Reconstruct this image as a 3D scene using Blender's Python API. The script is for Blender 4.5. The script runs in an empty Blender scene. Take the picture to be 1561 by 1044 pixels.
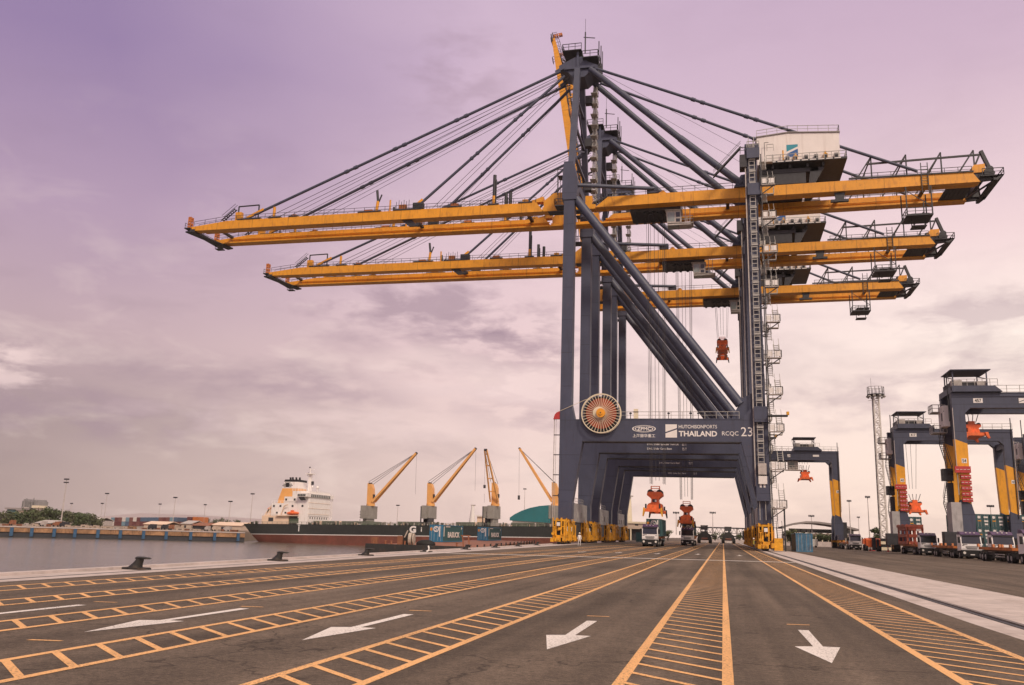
import bpy, bmesh, math, random
from mathutils import Vector, Matrix, Euler
random.seed(7)
C = bpy.context
SC = C.scene
COL = SC.collection
R = math.radians

# ---------------------------------------------------------------- camera
# solved from the vanishing points of the quay lanes, the portal beams and the legs
F, CX, CY, EYE = 1320.0, 780.5, 522.0, 1.7
_d = Vector((1102.5 - CX, 820.0 - CY, F)).normalized()
_u = Vector((math.sin(-.021), -math.cos(-.021), 0)); _u = (_u - _d * _u.dot(_d)).normalized()
_x = (-_u).cross(_d)
RM = Matrix((_x, _d, _u))                 # rows: world x, y, z in camera axes (x right, y down, z forward)
def at(px, py, Y):                        # the point seen at a pixel of the photograph, Y metres along the quay
    r = RM @ Vector((px - CX, py - CY, F)); return r * (Y / r.y) + Vector((0, 0, EYE))
def onz(px, py, z=0):
    r = RM @ Vector((px - CX, py - CY, F)); return r * ((z - EYE) / r.z) + Vector((0, 0, EYE))
cam = bpy.data.cameras.new('camera'); co = bpy.data.objects.new('camera', cam); COL.objects.link(co)
cam.sensor_width = 36; cam.lens = 36 * F / 1561; cam.clip_end = 20000; cam.clip_start = .1
m = Matrix((RM.col[0], -RM.col[1], -RM.col[2])).transposed().to_4x4()
m.translation = (0, 0, EYE); co.matrix_world = m
SC.camera = co

# ---------------------------------------------------------------- sky, sun, exposure
SUN_AZ, SUN_EL = R(146), R(42)            # azimuth from +Y towards +X: high behind the camera, veiled by cloud
def srgb(*c): return tuple(((v / 255 + .055) / 1.055) ** 2.4 for v in c) + (1,)
GREY = [(-.35, .245, .12, .035, .62), (-.24, .195, .09, .035, .7), (-.2, .14, .1, .03, .4), (-.318, .492, .07, .035, .3), (.275, .232, .09, .02, .42), (.2, .15, .12, .028, .36), (-.74, .105, .2, .022, .5), (-.48, .15, .16, .02, .42), (.33, .19, .1, .015, .3)]
PALEC = [(-.775, .146, .055, .022, .6), (-.82, .155, .05, .02, .5), (-.215, .165, .07, .022, .75), (-.3, .175, .1, .03, .5), (-.42, .11, .2, .02, .3)]
def make_world():
    w = bpy.data.worlds.new('World'); SC.world = w; w.use_nodes = True
    nt = w.node_tree; nt.nodes.clear(); N = nt.nodes.new; L = nt.links.new
    out = N('ShaderNodeOutputWorld'); mixs = N('ShaderNodeMixShader')
    bg1 = N('ShaderNodeBackground'); bg2 = N('ShaderNodeBackground')
    sky = N('ShaderNodeTexSky'); sky.sky_type = 'NISHITA'; sky.sun_disc = False
    sky.sun_elevation = SUN_EL; sky.sun_rotation = SUN_AZ
    L(sky.outputs[0], bg1.inputs[0]); bg1.inputs[1].default_value = .05
    tc = N('ShaderNodeTexCoord'); sep = N('ShaderNodeSeparateXYZ'); L(tc.outputs['Generated'], sep.inputs[0])
    def math_(op, a, b=None, c=None, clamp=False):
        n = N('ShaderNodeMath'); n.operation = op; n.use_clamp = clamp
        for i, v in enumerate((a, b, c)):
            if v is None: continue
            if isinstance(v, (int, float)): n.inputs[i].default_value = v
            else: L(v, n.inputs[i])
        return n.outputs[0]
    def ramp(fac, pts):
        n = N('ShaderNodeValToRGB'); e = n.color_ramp.elements
        while len(e) < len(pts): e.new(.5)
        for i, (p, c) in enumerate(pts):
            e[i].position = p; e[i].color = tuple(((v / 255 + .055) / 1.055) ** 2.4 for v in c) + (1,)
        L(fac, n.inputs[0]); return n.outputs[0]
    def mixc(f, a, b):
        n = N('ShaderNodeMix'); n.data_type = 'RGBA'
        if isinstance(f, (int, float)): n.inputs[0].default_value = f
        else: L(f, n.inputs[0])
        for i, v in ((6, a), (7, b)):
            if isinstance(v, tuple): n.inputs[i].default_value = v
            else: L(v, n.inputs[i])
        return n.outputs[2]
    el = sep.outputs[2]
    # azimuth position across the bay: 0 west side, 1 towards the yard
    az = math_('ARCTAN2', sep.outputs[0], sep.outputs[1])
    # cloud coordinates on a flat deck overhead
    cx = math_('MULTIPLY', az, 1.5); cy = math_('MULTIPLY', el, 4.2)
    cv = N('ShaderNodeCombineXYZ'); L(cx, cv.inputs[0]); L(cy, cv.inputs[1])
    def noise(scale, det, rough, off=(0, 0, 0), dist=0.0):
        mp = N('ShaderNodeMapping'); mp.inputs['Location'].default_value = off; L(cv.outputs[0], mp.inputs[0])
        n = N('ShaderNodeTexNoise'); n.inputs['Scale'].default_value = scale; n.inputs['Detail'].default_value = det
        n.inputs['Roughness'].default_value = rough; n.inputs['Distortion'].default_value = dist
        L(mp.outputs[0], n.inputs[0]); return n.outputs[0]
    broad = noise(1.1, 3, .5, (3.1, 1.7, 0))
    a2 = math_('ADD', az, math_('MULTIPLY', math_('SUBTRACT', broad, .5), .5))
    u = math_('MULTIPLY_ADD', a2, 1 / 1.05, .72, clamp=True)   # az -0.76 .. 0.29 -> 0..1
    e01 = math_('MULTIPLY', el, 1 / .9, clamp=True)
    west = ramp(e01, [(0, (160, 139, 135)), (.11, (163, 141, 141)), (.21, (184, 158, 163)), (.35, (176, 150, 172)), (.52, (151, 128, 166)), (.68, (150, 128, 168)), (.8, (232, 212, 196))])  # top stop of each ramp: unseen warm cream overhead, added to warm the light
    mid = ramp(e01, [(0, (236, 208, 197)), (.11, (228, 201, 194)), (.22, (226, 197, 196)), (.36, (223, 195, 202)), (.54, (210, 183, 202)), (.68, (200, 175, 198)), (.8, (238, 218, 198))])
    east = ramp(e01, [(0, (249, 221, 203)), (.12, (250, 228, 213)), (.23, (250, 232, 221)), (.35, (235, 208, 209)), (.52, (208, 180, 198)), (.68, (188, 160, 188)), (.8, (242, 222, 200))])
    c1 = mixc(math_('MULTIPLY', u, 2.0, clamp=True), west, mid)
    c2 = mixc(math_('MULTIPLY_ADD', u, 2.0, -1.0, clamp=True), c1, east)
    # drifting cloud banks: darker undersides and brighter breaks, mostly low in the sky
    low = math_('SUBTRACT', 1.0, math_('MULTIPLY', math_('SUBTRACT', el, .12), 2.9, clamp=True), clamp=True)
    n1 = noise(4.2, 12, .6, (1.4, 2.2, 0), .4); n2 = noise(5.2, 12, .6, (7.3, 5.1, 0), .4)
    dark = math_('MULTIPLY', math_('SUBTRACT', n1, .5), 6.5, clamp=True)
    dark = math_('MULTIPLY', dark, math_('MULTIPLY_ADD', low, .24, .06))
    c3 = mixc(dark, c2, mixc(.62, c2, tuple(((v / 255 + .055) / 1.055) ** 2.4 for v in (116, 96, 112)) + (1,)))
    brt = math_('MULTIPLY', math_('SUBTRACT', n2, .53), 6, clamp=True)
    brt = math_('MULTIPLY', brt, math_('MULTIPLY', low, .26))
    c4 = mixc(brt, c3, tuple(((v / 255 + .055) / 1.055) ** 2.4 for v in (250, 228, 216)) + (1,))
    def blob(a0, e0, sa, se, thr, gain, amt):        # a named bank of cloud at one bearing and height, broken up by noise
        da = math_('MULTIPLY', math_('SUBTRACT', az, a0), 1 / sa); de = math_('MULTIPLY', math_('SUBTRACT', el, e0), 1 / se)
        g = math_('EXPONENT', math_('MULTIPLY', math_('ADD', math_('MULTIPLY', da, da), math_('MULTIPLY', de, de)), -1.0))
        return math_('MULTIPLY', math_('MULTIPLY', math_('SUBTRACT', math_('MULTIPLY', g, math_('MULTIPLY_ADD', nf, 3.4, -.95)), thr), gain, clamp=True), amt)
    nf = noise(9.5, 12, .58, (2.2, 9.1, 0), .2)
    for a0, e0, sa, se, amt in GREY:
        c4 = mixc(blob(a0, e0, sa * 1.35, se * 1.5, .3, 1.7, amt), c4, srgb(152, 127, 140))
    for a0, e0, sa, se, amt in PALEC:
        c4 = mixc(blob(a0, e0, sa * 1.3, se * 1.4, .32, 2.2, amt), c4, srgb(238, 211, 206))
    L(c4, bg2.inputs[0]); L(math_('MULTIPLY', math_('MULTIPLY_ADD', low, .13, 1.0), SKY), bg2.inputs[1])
    mixs.inputs[0].default_value = .95
    L(bg1.outputs[0], mixs.inputs[1]); L(bg2.outputs[0], mixs.inputs[2]); L(mixs.outputs[0], out.inputs[0])
SKY = .69
make_world()
sun = bpy.data.lights.new('sun', 'SUN'); so = bpy.data.objects.new('sun', sun); COL.objects.link(so)
sun.energy = 1.5; sun.angle = R(10); sun.color = (1, .84, .66)
sd = Vector((math.sin(SUN_AZ) * math.cos(SUN_EL), math.cos(SUN_AZ) * math.cos(SUN_EL), math.sin(SUN_EL)))
so.rotation_euler = sd.to_track_quat('Z', 'Y').to_euler(); so.location = sd * 400
SC.view_settings.view_transform = 'Standard'; SC.view_settings.look = 'None'
SC.view_settings.gamma = 1; SC.view_settings.exposure = .66; SC.view_settings.use_curve_mapping = False

# ---------------------------------------------------------------- materials
MATS = {}
RUST = (.16, .07, .035)
def mat(name, col, rough=.6, var=.25, scale=1.0, metal=0.0, streak=None, col2=None, emit=None, bump=0.0, spec=.5, seam=None, rust=0.0):
    """painted / worn surface: base colour broken up by noise; streak = (colour, amount, zscale) adds run marks"""
    if name in MATS: return MATS[name]
    m = bpy.data.materials.new(name); m.use_nodes = True; nt = m.node_tree; b = nt.nodes['Principled BSDF']
    N = nt.nodes.new; L = nt.links.new
    tc = N('ShaderNodeTexCoord')
    n = N('ShaderNodeTexNoise'); n.inputs['Scale'].default_value = scale; n.inputs['Detail'].default_value = 6; n.inputs['Roughness'].default_value = .65
    L(tc.outputs['Object'], n.inputs[0])
    rp = N('ShaderNodeValToRGB'); e = rp.color_ramp.elements
    c2 = col2 or tuple(c * (1 - var) for c in col); ch = tuple(min(1, c * (1 + var * .45)) for c in col)
    e[0].position = .3; e[0].color = (*c2, 1); e[1].position = .7; e[1].color = (*ch, 1)
    L(n.outputs[0], rp.inputs[0]); last = rp.outputs[0]
    if streak:
        mp = N('ShaderNodeMapping'); mp.inputs['Scale'].default_value = (1, 1, streak[2]); L(tc.outputs['Object'], mp.inputs[0])
        n2 = N('ShaderNodeTexNoise'); n2.inputs['Scale'].default_value = 2.2; n2.inputs['Detail'].default_value = 5; L(mp.outputs[0], n2.inputs[0])
        r2 = N('ShaderNodeMapRange'); r2.inputs[1].default_value = .52; r2.inputs[2].default_value = .72; r2.inputs[4].default_value = streak[1]
        L(n2.outputs[0], r2.inputs[0])
        mx = N('ShaderNodeMix'); mx.data_type = 'RGBA'; L(r2.outputs[0], mx.inputs[0]); L(last, mx.inputs[6]); mx.inputs[7].default_value = (*streak[0], 1)
        last = mx.outputs[2]
    def M(op, a, b_=None, cl=False):
        q = N('ShaderNodeMath'); q.operation = op; q.use_clamp = cl
        for i, v in enumerate((a, b_)):
            if v is None: continue
            if isinstance(v, (int, float)): q.inputs[i].default_value = v
            else: L(v, q.inputs[i])
        return q.outputs[0]
    def over(f, c):
        q = N('ShaderNodeMix'); q.data_type = 'RGBA'; L(f, q.inputs[0]); L(last, q.inputs[6]); q.inputs[7].default_value = (*c, 1); return q.outputs[2]
    if seam:                                          # welded plate joints every few metres, each plate a slightly different tone
        sp = N('ShaderNodeSeparateXYZ'); L(tc.outputs['Object'], sp.inputs[0]); ax = {'x': 0, 'y': 1, 'z': 2}[seam[0]]
        fr = M('FRACT', M('MULTIPLY', sp.outputs[ax], 1 / seam[1])); ln = M('LESS_THAN', M('ABSOLUTE', M('SUBTRACT', fr, .5)), .055 / seam[1] * 1.2)
        wn = N('ShaderNodeTexWhiteNoise'); wn.noise_dimensions = '1D'; L(M('FLOOR', M('ADD', M('MULTIPLY', sp.outputs[ax], 1 / seam[1]), .5)), wn.inputs['W'])
        last = over(M('MULTIPLY', wn.outputs[0], .28), tuple(c * .72 for c in col)); last = over(M('MULTIPLY', ln, .55), tuple(c * .4 for c in col))
    if rust:
        n3 = N('ShaderNodeTexNoise'); n3.inputs['Scale'].default_value = 3.5; n3.inputs['Detail'].default_value = 8; n3.inputs['Roughness'].default_value = .7
        mp3 = N('ShaderNodeMapping'); mp3.inputs['Scale'].default_value = (1, 1, .3); L(tc.outputs['Object'], mp3.inputs[0]); L(mp3.outputs[0], n3.inputs[0])
        last = over(M('MULTIPLY', M('MULTIPLY', M('SUBTRACT', n3.outputs[0], .6), 9, True), rust), RUST)
    L(last, b.inputs['Base Color']); b.inputs['Roughness'].default_value = rough; b.inputs['Metallic'].default_value = metal
    b.inputs['Specular IOR Level'].default_value = spec
    if bump:
        bp = N('ShaderNodeBump'); bp.inputs['Strength'].default_value = bump; bp.inputs['Distance'].default_value = .05
        L(n.outputs[0], bp.inputs['Height']); L(bp.outputs[0], b.inputs['Normal'])
    if emit: b.inputs['Emission Color'].default_value = (*emit[0], 1); b.inputs['Emission Strength'].default_value = emit[1]
    MATS[name] = m; return m
RUST = (.16, .07, .035)
NAVY = mat('navy_crane_paint', (.065, .073, .12), .5, .2, .35, streak=((.04, .043, .065), .6, .1), seam=('z', 5.6), rust=.35)
NAVY2 = mat('navy_gantry_paint', (.062, .07, .115), .5, .2, .5, streak=((.03, .03, .04), .6, .15), seam=('z', 4.1), rust=.4)
YEL = mat('orange_yellow_boom_paint', (.8, .345, .022), .45, .16, .5, streak=((.38, .14, .03), .6, .25), seam=('x', 7.7), rust=.5)
YEL2 = mat('yellow_bogie_paint', (.8, .38, .02), .5, .35, 2.0, streak=((.2, .1, .03), .5, .5))
YEL3 = mat('yellow_leg_paint', (.82, .37, .02), .45, .14, .6, streak=((.4, .17, .03), .5, .3), rust=.5)
DARK = mat('dark_steel', (.035, .035, .042), .55, .4, 1.5)
STEEL = mat('galvanised_steel', (.42, .4, .38), .5, .3, 2.0)
PALE = mat('pale_platform_steel', (.5, .45, .42), .6, .3, 2.0)
SILL = mat('grey_sill_paint', (.42, .4, .4), .55, .25, .6, streak=((.1, .09, .09), .5, .2))
HOUSE = mat('white_house_cladding', (.8, .74, .71), .6, .08, .4, streak=((.5, .42, .38), .3, .1))
WHITE = mat('white_paint', (.78, .74, .71), .45, .1, 1.5)
LETTER = mat('white_lettering', (.82, .78, .75), .5, .05)
BLACK = mat('black_rubber', (.012, .012, .013), .75, .3, 4)
ROPE = mat('wire_rope', (.06, .055, .06), .6, .2)
ORANGE = mat('orange_red_spreader_paint', (.88, .17, .04), .45, .25, 1.5, streak=((.3, .06, .03), .4, .6))
REDD = mat('red_panel', (.5, .045, .045), .5, .25, 3)
REELRED = mat('red_brown_reel_drum', (.42, .075, .03), .6, .25, 2)
CREAM = mat('cream_spoke_paint', (.78, .68, .5), .5, .1)
GLASS = mat('dark_window_glass', (.03, .035, .04), .08, .2, .8, spec=.8)
GLASSL = mat('pale_cabin_glass', (.3, .34, .33), .12, .3, 1.2, spec=.8)
TEAL = mat('teal_container_paint', (.035, .105, .115), .5, .25, .8, streak=((.02, .06, .06), .4, .3))
BLUE = mat('bright_blue_container_paint', (.03, .19, .34), .5, .22, .9, streak=((.02, .1, .2), .4, .3))
BLUE2 = mat('faded_blue_container_paint', (.07, .2, .33), .55, .4, 2.2, streak=(RUST, .35, .3))
OLIVE = mat('weathered_grey_container', (.17, .155, .125), .6, .3, 1.2, streak=(RUST, .3, .3))
LOGOB = mat('logo_blue', (.02, .1, .3), .5, .05); LOGOT = mat('logo_teal', (.02, .26, .34), .5, .05)
PURPLE = mat('purple_cab_roof', (.1, .058, .135), .45, .2, 2)
HEAD = mat('headlamp_lens', (.75, .72, .66), .15, .1)
CHASS = mat('orange_brown_trailer_paint', (.55, .17, .04), .55, .35, 1.2, streak=(RUST, .5, .5))
CHASSD = mat('dark_truck_chassis', (.03, .028, .028), .6, .4, 2)
TRUCKW = mat('white_cab_paint', (.86, .82, .8), .35, .08, 1.2)
BOOT = mat('red_boot_topping', (.2, .06, .038), .65, .4, .12, streak=((.1, .045, .03), .7, .3), rust=.4)
HULL = mat('black_green_hull_paint', (.022, .027, .024), .5, .35, .1, streak=((.06, .055, .05), .5, .3), rust=.5)
SHIPW = mat('white_ship_paint', (.88, .83, .8), .5, .06, .2, streak=((.5, .36, .26), .35, .15))
SHIPC = mat('cream_ship_paint', (.8, .6, .44), .5, .1, .3)
SHIPO = mat('buff_orange_ship_paint', (.8, .4, .12), .5, .12, .3)
SHIPG = mat('grey_deck_plate', (.3, .28, .25), .6, .25, .2, streak=((.16, .13, .11), .5, .3))
DGREEN = mat('green_deck_paint', (.09, .12, .075), .65, .3, .4)
CONC = mat('pale_quay_concrete', (.56, .48, .45), .8, .22, .8, streak=((.3, .25, .23), .4, 1), bump=.1)
CONCB = mat('stained_quay_wall_concrete', (.4, .22, .115), .85, .55, .35, streak=((.1, .06, .04), .8, .25))
MARKW = mat('worn_white_road_paint', (.8, .74, .7), .65, .15, 9, streak=((.3, .25, .21), .7, 1))
MARKY = mat('worn_orange_road_paint', (.84, .45, .19), .65, .16, 9, streak=((.3, .18, .1), .75, 1))
FENDER = mat('blue_fender_face', (.03, .1, .2), .5, .3, 1)
BARGE = mat('barge_hull_paint', (.03, .03, .028), .5, .4, .3, streak=(RUST, .35, .3))
BARGED = mat('rusty_barge_deck', (.3, .12, .06), .7, .35, .4)
TREEC = mat('tree_leaves', (.06, .085, .025), .6, .45, .6); TREEC2 = mat('tree_leaves_olive', (.085, .095, .035), .6, .4, .6)
BARK = mat('bark', (.09, .065, .045), .8, .3, 3)
ROOFT = mat('teal_metal_roof', (.02, .17, .19), .5, .15, .2)
TAN = mat('tan_building_wall', (.55, .44, .35), .7, .15, .2)
ROOFG = mat('grey_metal_roof', (.3, .27, .26), .5, .2, .2)

def worn(name, col, under=(.1, .075, .058), amt=.5):
    m = bpy.data.materials.new(name); m.use_nodes = True; nt = m.node_tree; b = nt.nodes['Principled BSDF']; N = nt.nodes.new; L = nt.links.new
    tc = N('ShaderNodeTexCoord')
    def nz(sc, det, mp=(1, 1, 1), ro=.65):
        a = N('ShaderNodeMapping'); a.inputs['Scale'].default_value = mp; L(tc.outputs['Object'], a.inputs[0])
        n = N('ShaderNodeTexNoise'); n.inputs['Scale'].default_value = sc; n.inputs['Detail'].default_value = det; n.inputs['Roughness'].default_value = ro; L(a.outputs[0], n.inputs[0]); return n.outputs[0]
    def rg(v, a, c, d, e):
        n = N('ShaderNodeMapRange'); n.inputs[1].default_value = a; n.inputs[2].default_value = c; n.inputs[3].default_value = d; n.inputs[4].default_value = e; L(v, n.inputs[0]); return n.outputs[0]
    def mm(op, a, c):
        n = N('ShaderNodeMath'); n.operation = op; n.use_clamp = True
        for i, v in enumerate((a, c)):
            if isinstance(v, (int, float)): n.inputs[i].default_value = v
            else: L(v, n.inputs[i])
        return n.outputs[0]
    w = mm('MULTIPLY', rg(nz(26, 6), .5, .66, 0, 1), rg(nz(.8, 4, (1, .3, 1)), .4, .62, .12, 1)); w = mm('ADD', w, rg(nz(90, 3), .55, .75, 0, .5)); w = mm('MULTIPLY', w, amt * 2)
    dirt = rg(nz(1.1, 5, (1, .12, 1)), .42, .7, 0, .45)
    def mx(f, a, c):
        n = N('ShaderNodeMix'); n.data_type = 'RGBA'; L(f, n.inputs[0])
        for i, v in ((6, a), (7, c)):
            if isinstance(v, tuple): n.inputs[i].default_value = (*v, 1)
            else: L(v, n.inputs[i])
        return n.outputs[2]
    L(mx(w, mx(dirt, col, tuple(c * .62 for c in col)), under), b.inputs['Base Color']); b.inputs['Roughness'].default_value = .7; b.inputs['Specular IOR Level'].default_value = .3
    MATS[name] = m; return m
MARKW = worn('worn_white_road_paint', (.84, .78, .74), amt=.6); MARKY = worn('worn_orange_road_paint', (.88, .485, .2), amt=.7)
# ---------------------------------------------------------------- mesh builder
class MB:
    def __init__(s): s.v = []; s.f = []; s.m = []; s.mats = []; s.cur = 0; s.sm = []
    def use(s, mt):
        if mt not in s.mats: s.mats.append(mt)
        s.cur = s.mats.index(mt); return s
    def add(s, vs, fs, smooth=False):
        o = len(s.v); s.v += [tuple(p) for p in vs]
        for f in fs: s.f.append(tuple(i + o for i in f)); s.m.append(s.cur); s.sm.append(smooth)
        return s
    def box(s, x0, x1, y0, y1, z0, z1):
        v = [(x, y, z) for z in (z0, z1) for y in (y0, y1) for x in (x0, x1)]
        return s.add(v, [(0, 2, 3, 1), (4, 5, 7, 6), (0, 1, 5, 4), (2, 6, 7, 3), (0, 4, 6, 2), (1, 3, 7, 5)])
    def prism(s, poly, ax, a, b):
        n = len(poly)
        def P(p, t): return {'y': (p[0], t, p[1]), 'x': (t, p[0], p[1]), 'z': (p[0], p[1], t)}[ax]
        v = [P(p, a) for p in poly] + [P(p, b) for p in poly]
        return s.add(v, [tuple(range(n))[::-1], tuple(range(n, 2 * n))] + [(i, (i + 1) % n, n + (i + 1) % n, n + i) for i in range(n)])
    def beam(s, p, q, w, h=None, up=(0, 0, 1)):
        h = h or w; p = Vector(p); q = Vector(q); d = (q - p).normalized(); up = Vector(up)
        if abs(d.dot(up)) > .98: up = Vector((0, 1, 0))
        a = d.cross(up).normalized() * w / 2; b = a.normalized().cross(d) * h / 2
        v = [p - a - b, p + a - b, p + a + b, p - a + b, q - a - b, q + a - b, q + a + b, q - a + b]
        return s.add(v, [(0, 1, 2, 3), (7, 6, 5, 4), (0, 4, 5, 1), (1, 5, 6, 2), (2, 6, 7, 3), (3, 7, 4, 0)])
    def tube(s, p, q, r, n=8, r2=None, cap=True):
        r2 = r if r2 is None else r2; p = Vector(p); q = Vector(q); d = (q - p).normalized()
        up = Vector((0, 0, 1)) if abs(d.z) < .95 else Vector((1, 0, 0))
        a = d.cross(up).normalized(); b = a.cross(d)
        v = [c + (a * math.cos(t) + b * math.sin(t)) * rr for c, rr in ((p, r), (q, r2)) for t in [2 * math.pi * i / n for i in range(n)]]
        s.add(v, [(i, (i + 1) % n, n + (i + 1) % n, n + i) for i in range(n)], True)
        if cap: s.add(v[:n], [tuple(range(n))[::-1]]); s.add(v[n:], [tuple(range(n))])
        return s
    def path(s, pts, r, n=6):
        for a, b in zip(pts, pts[1:]): s.tube(a, b, r, n)
        return s
    def ring(s, c, ro, ri, y0, y1, n=48):           # flat ring in the xz plane
        cx, cz = c; v = []
        for i in range(n):
            t = 2 * math.pi * i / n; ca, sa = math.cos(t), math.sin(t)
            v += [(cx + ro * ca, y0, cz + ro * sa), (cx + ri * ca, y0, cz + ri * sa), (cx + ro * ca, y1, cz + ro * sa), (cx + ri * ca, y1, cz + ri * sa)]
        f = []
        for i in range(n):
            a = 4 * i; b = 4 * ((i + 1) % n)
            f += [(a, b, b + 1, a + 1), (a + 2, a + 3, b + 3, b + 2), (a, a + 2, b + 2, b), (a + 1, b + 1, b + 3, a + 3)]
        return s.add(v, f)
    def ball(s, c, r, sc=(1, 1, 1), nu=10, nv=6):
        v = []; f = []
        for j in range(nv + 1):
            th = math.pi * j / nv
            for i in range(nu):
                t = 2 * math.pi * i / nu
                v.append((c[0] + r * sc[0] * math.sin(th) * math.cos(t), c[1] + r * sc[1] * math.sin(th) * math.sin(t), c[2] + r * sc[2] * math.cos(th)))
        for j in range(nv):
            for i in range(nu): f.append((j * nu + i, (j + 1) * nu + i, (j + 1) * nu + (i + 1) % nu, j * nu + (i + 1) % nu))
        return s.add(v, f, True)
    def lathe(s, prof, c=(0, 0, 0), n=16):
        v = []; f = []; k = len(prof)
        for i in range(n):
            t = 2 * math.pi * i / n
            v += [(c[0] + r * math.cos(t), c[1] + r * math.sin(t), c[2] + z) for r, z in prof]
        for i in range(n):
            for j in range(k - 1): f.append((i * k + j, ((i + 1) % n) * k + j, ((i + 1) % n) * k + j + 1, i * k + j + 1))
        return s.add(v, f, True)
    def rail(s, pts, h=1.1, sp=2.2, r=.045, mid=True):     # posts and two rails along a polyline
        pts = [Vector(p) for p in pts]; H = Vector((0, 0, h))
        for a, b in zip(pts, pts[1:]):
            L = (b - a).length; n = max(1, round(L / sp))
            for i in range(n + 1):
                p = a.lerp(b, i / n); s.beam(p, p + H, r * 2)
            s.beam(a + H, b + H, r * 2)
            if mid: s.beam(a + H * .5, b + H * .5, r * 1.4)
        return s
    def stair(s, p, q, w, n=12, side=(1, 0, 0), rail=True):
        p = Vector(p); q = Vector(q); W = Vector(side) * w / 2
        for k in (-1, 1):
            s.beam(p + W * k, q + W * k, .07, .22)
            if rail: s.beam(p + W * k + Vector((0, 0, 1)), q + W * k + Vector((0, 0, 1)), .06)
        for i in range(n):
            c = p.lerp(q, (i + .5) / n); s.beam(c - W, c + W, .24, .05)
        return s
    def build(s, name, parent=None, loc=None, origin=None):
        me = bpy.data.meshes.new(name)
        if origin: s.v = [(x - origin[0], y - origin[1], z - origin[2]) for x, y, z in s.v]; loc = origin
        me.from_pydata(s.v, [], s.f)
        for mt in s.mats: me.materials.append(mt)
        me.polygons.foreach_set('material_index', s.m); me.polygons.foreach_set('use_smooth', s.sm)
        bm = bmesh.new(); bm.from_mesh(me); bmesh.ops.recalc_face_normals(bm, faces=bm.faces); bm.to_mesh(me); bm.free()
        o = bpy.data.objects.new(name, me); COL.objects.link(o)
        if parent: o.parent = parent
        if loc: o.location = loc
        return o
def tag(o, label=None, cat=None, group=None, kind=None):
    if label: o['label'] = label
    if cat: o['category'] = cat
    if group: o['group'] = group
    if kind: o['kind'] = kind
    return o
def thing(name, label, cat, loc=(0, 0, 0), rz=0.0, group=None):
    o = bpy.data.objects.new(name, None); COL.objects.link(o); o.empty_display_size = .3
    o.location = loc; o.rotation_euler = (0, 0, rz); return tag(o, label, cat, group)
def dup(root, loc, rz=None, label=None, parent=None):
    r = root.copy(); COL.objects.link(r); r.parent = parent
    if loc is not None: r.location = loc
    if rz is not None: r.rotation_euler = (0, 0, rz)
    if label: r['label'] = label
    for ch in list(root.children): dup(ch, None, None, None, r)
    return r
def text(body, mt, parent, x0, x1, y, z0, z1, name='lettering', face='-y', bold=0.0):
    """lettering fitted into a rectangle on a vertical face that looks along -y (or +x)"""
    cu = bpy.data.curves.new('t', 'FONT'); cu.body = body; cu.extrude = .012; cu.offset = bold; cu.resolution_u = 3
    t = bpy.data.objects.new('t', cu); COL.objects.link(t)
    C.view_layer.update(); me = bpy.data.meshes.new_from_object(t.evaluated_get(C.evaluated_depsgraph_get()))
    bpy.data.objects.remove(t); bpy.data.curves.remove(cu)
    xs = [v.co.x for v in me.vertices]; ys = [v.co.y for v in me.vertices]
    if not xs: return None
    ax, bx, ay, by = min(xs), max(xs), min(ys), max(ys)
    for v in me.vertices:
        a = x0 + (v.co.x - ax) / (bx - ax) * (x1 - x0); c = z0 + (v.co.y - ay) / max(1e-6, by - ay) * (z1 - z0)
        v.co = (a, y - v.co.z - .013, c) if face == '-y' else (y + v.co.z + .013, a, c)
    me.materials.clear(); me.materials.append(mt)
    o = bpy.data.objects.new(name, me); COL.objects.link(o)
    if parent: o.parent = parent
    return o
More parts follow.
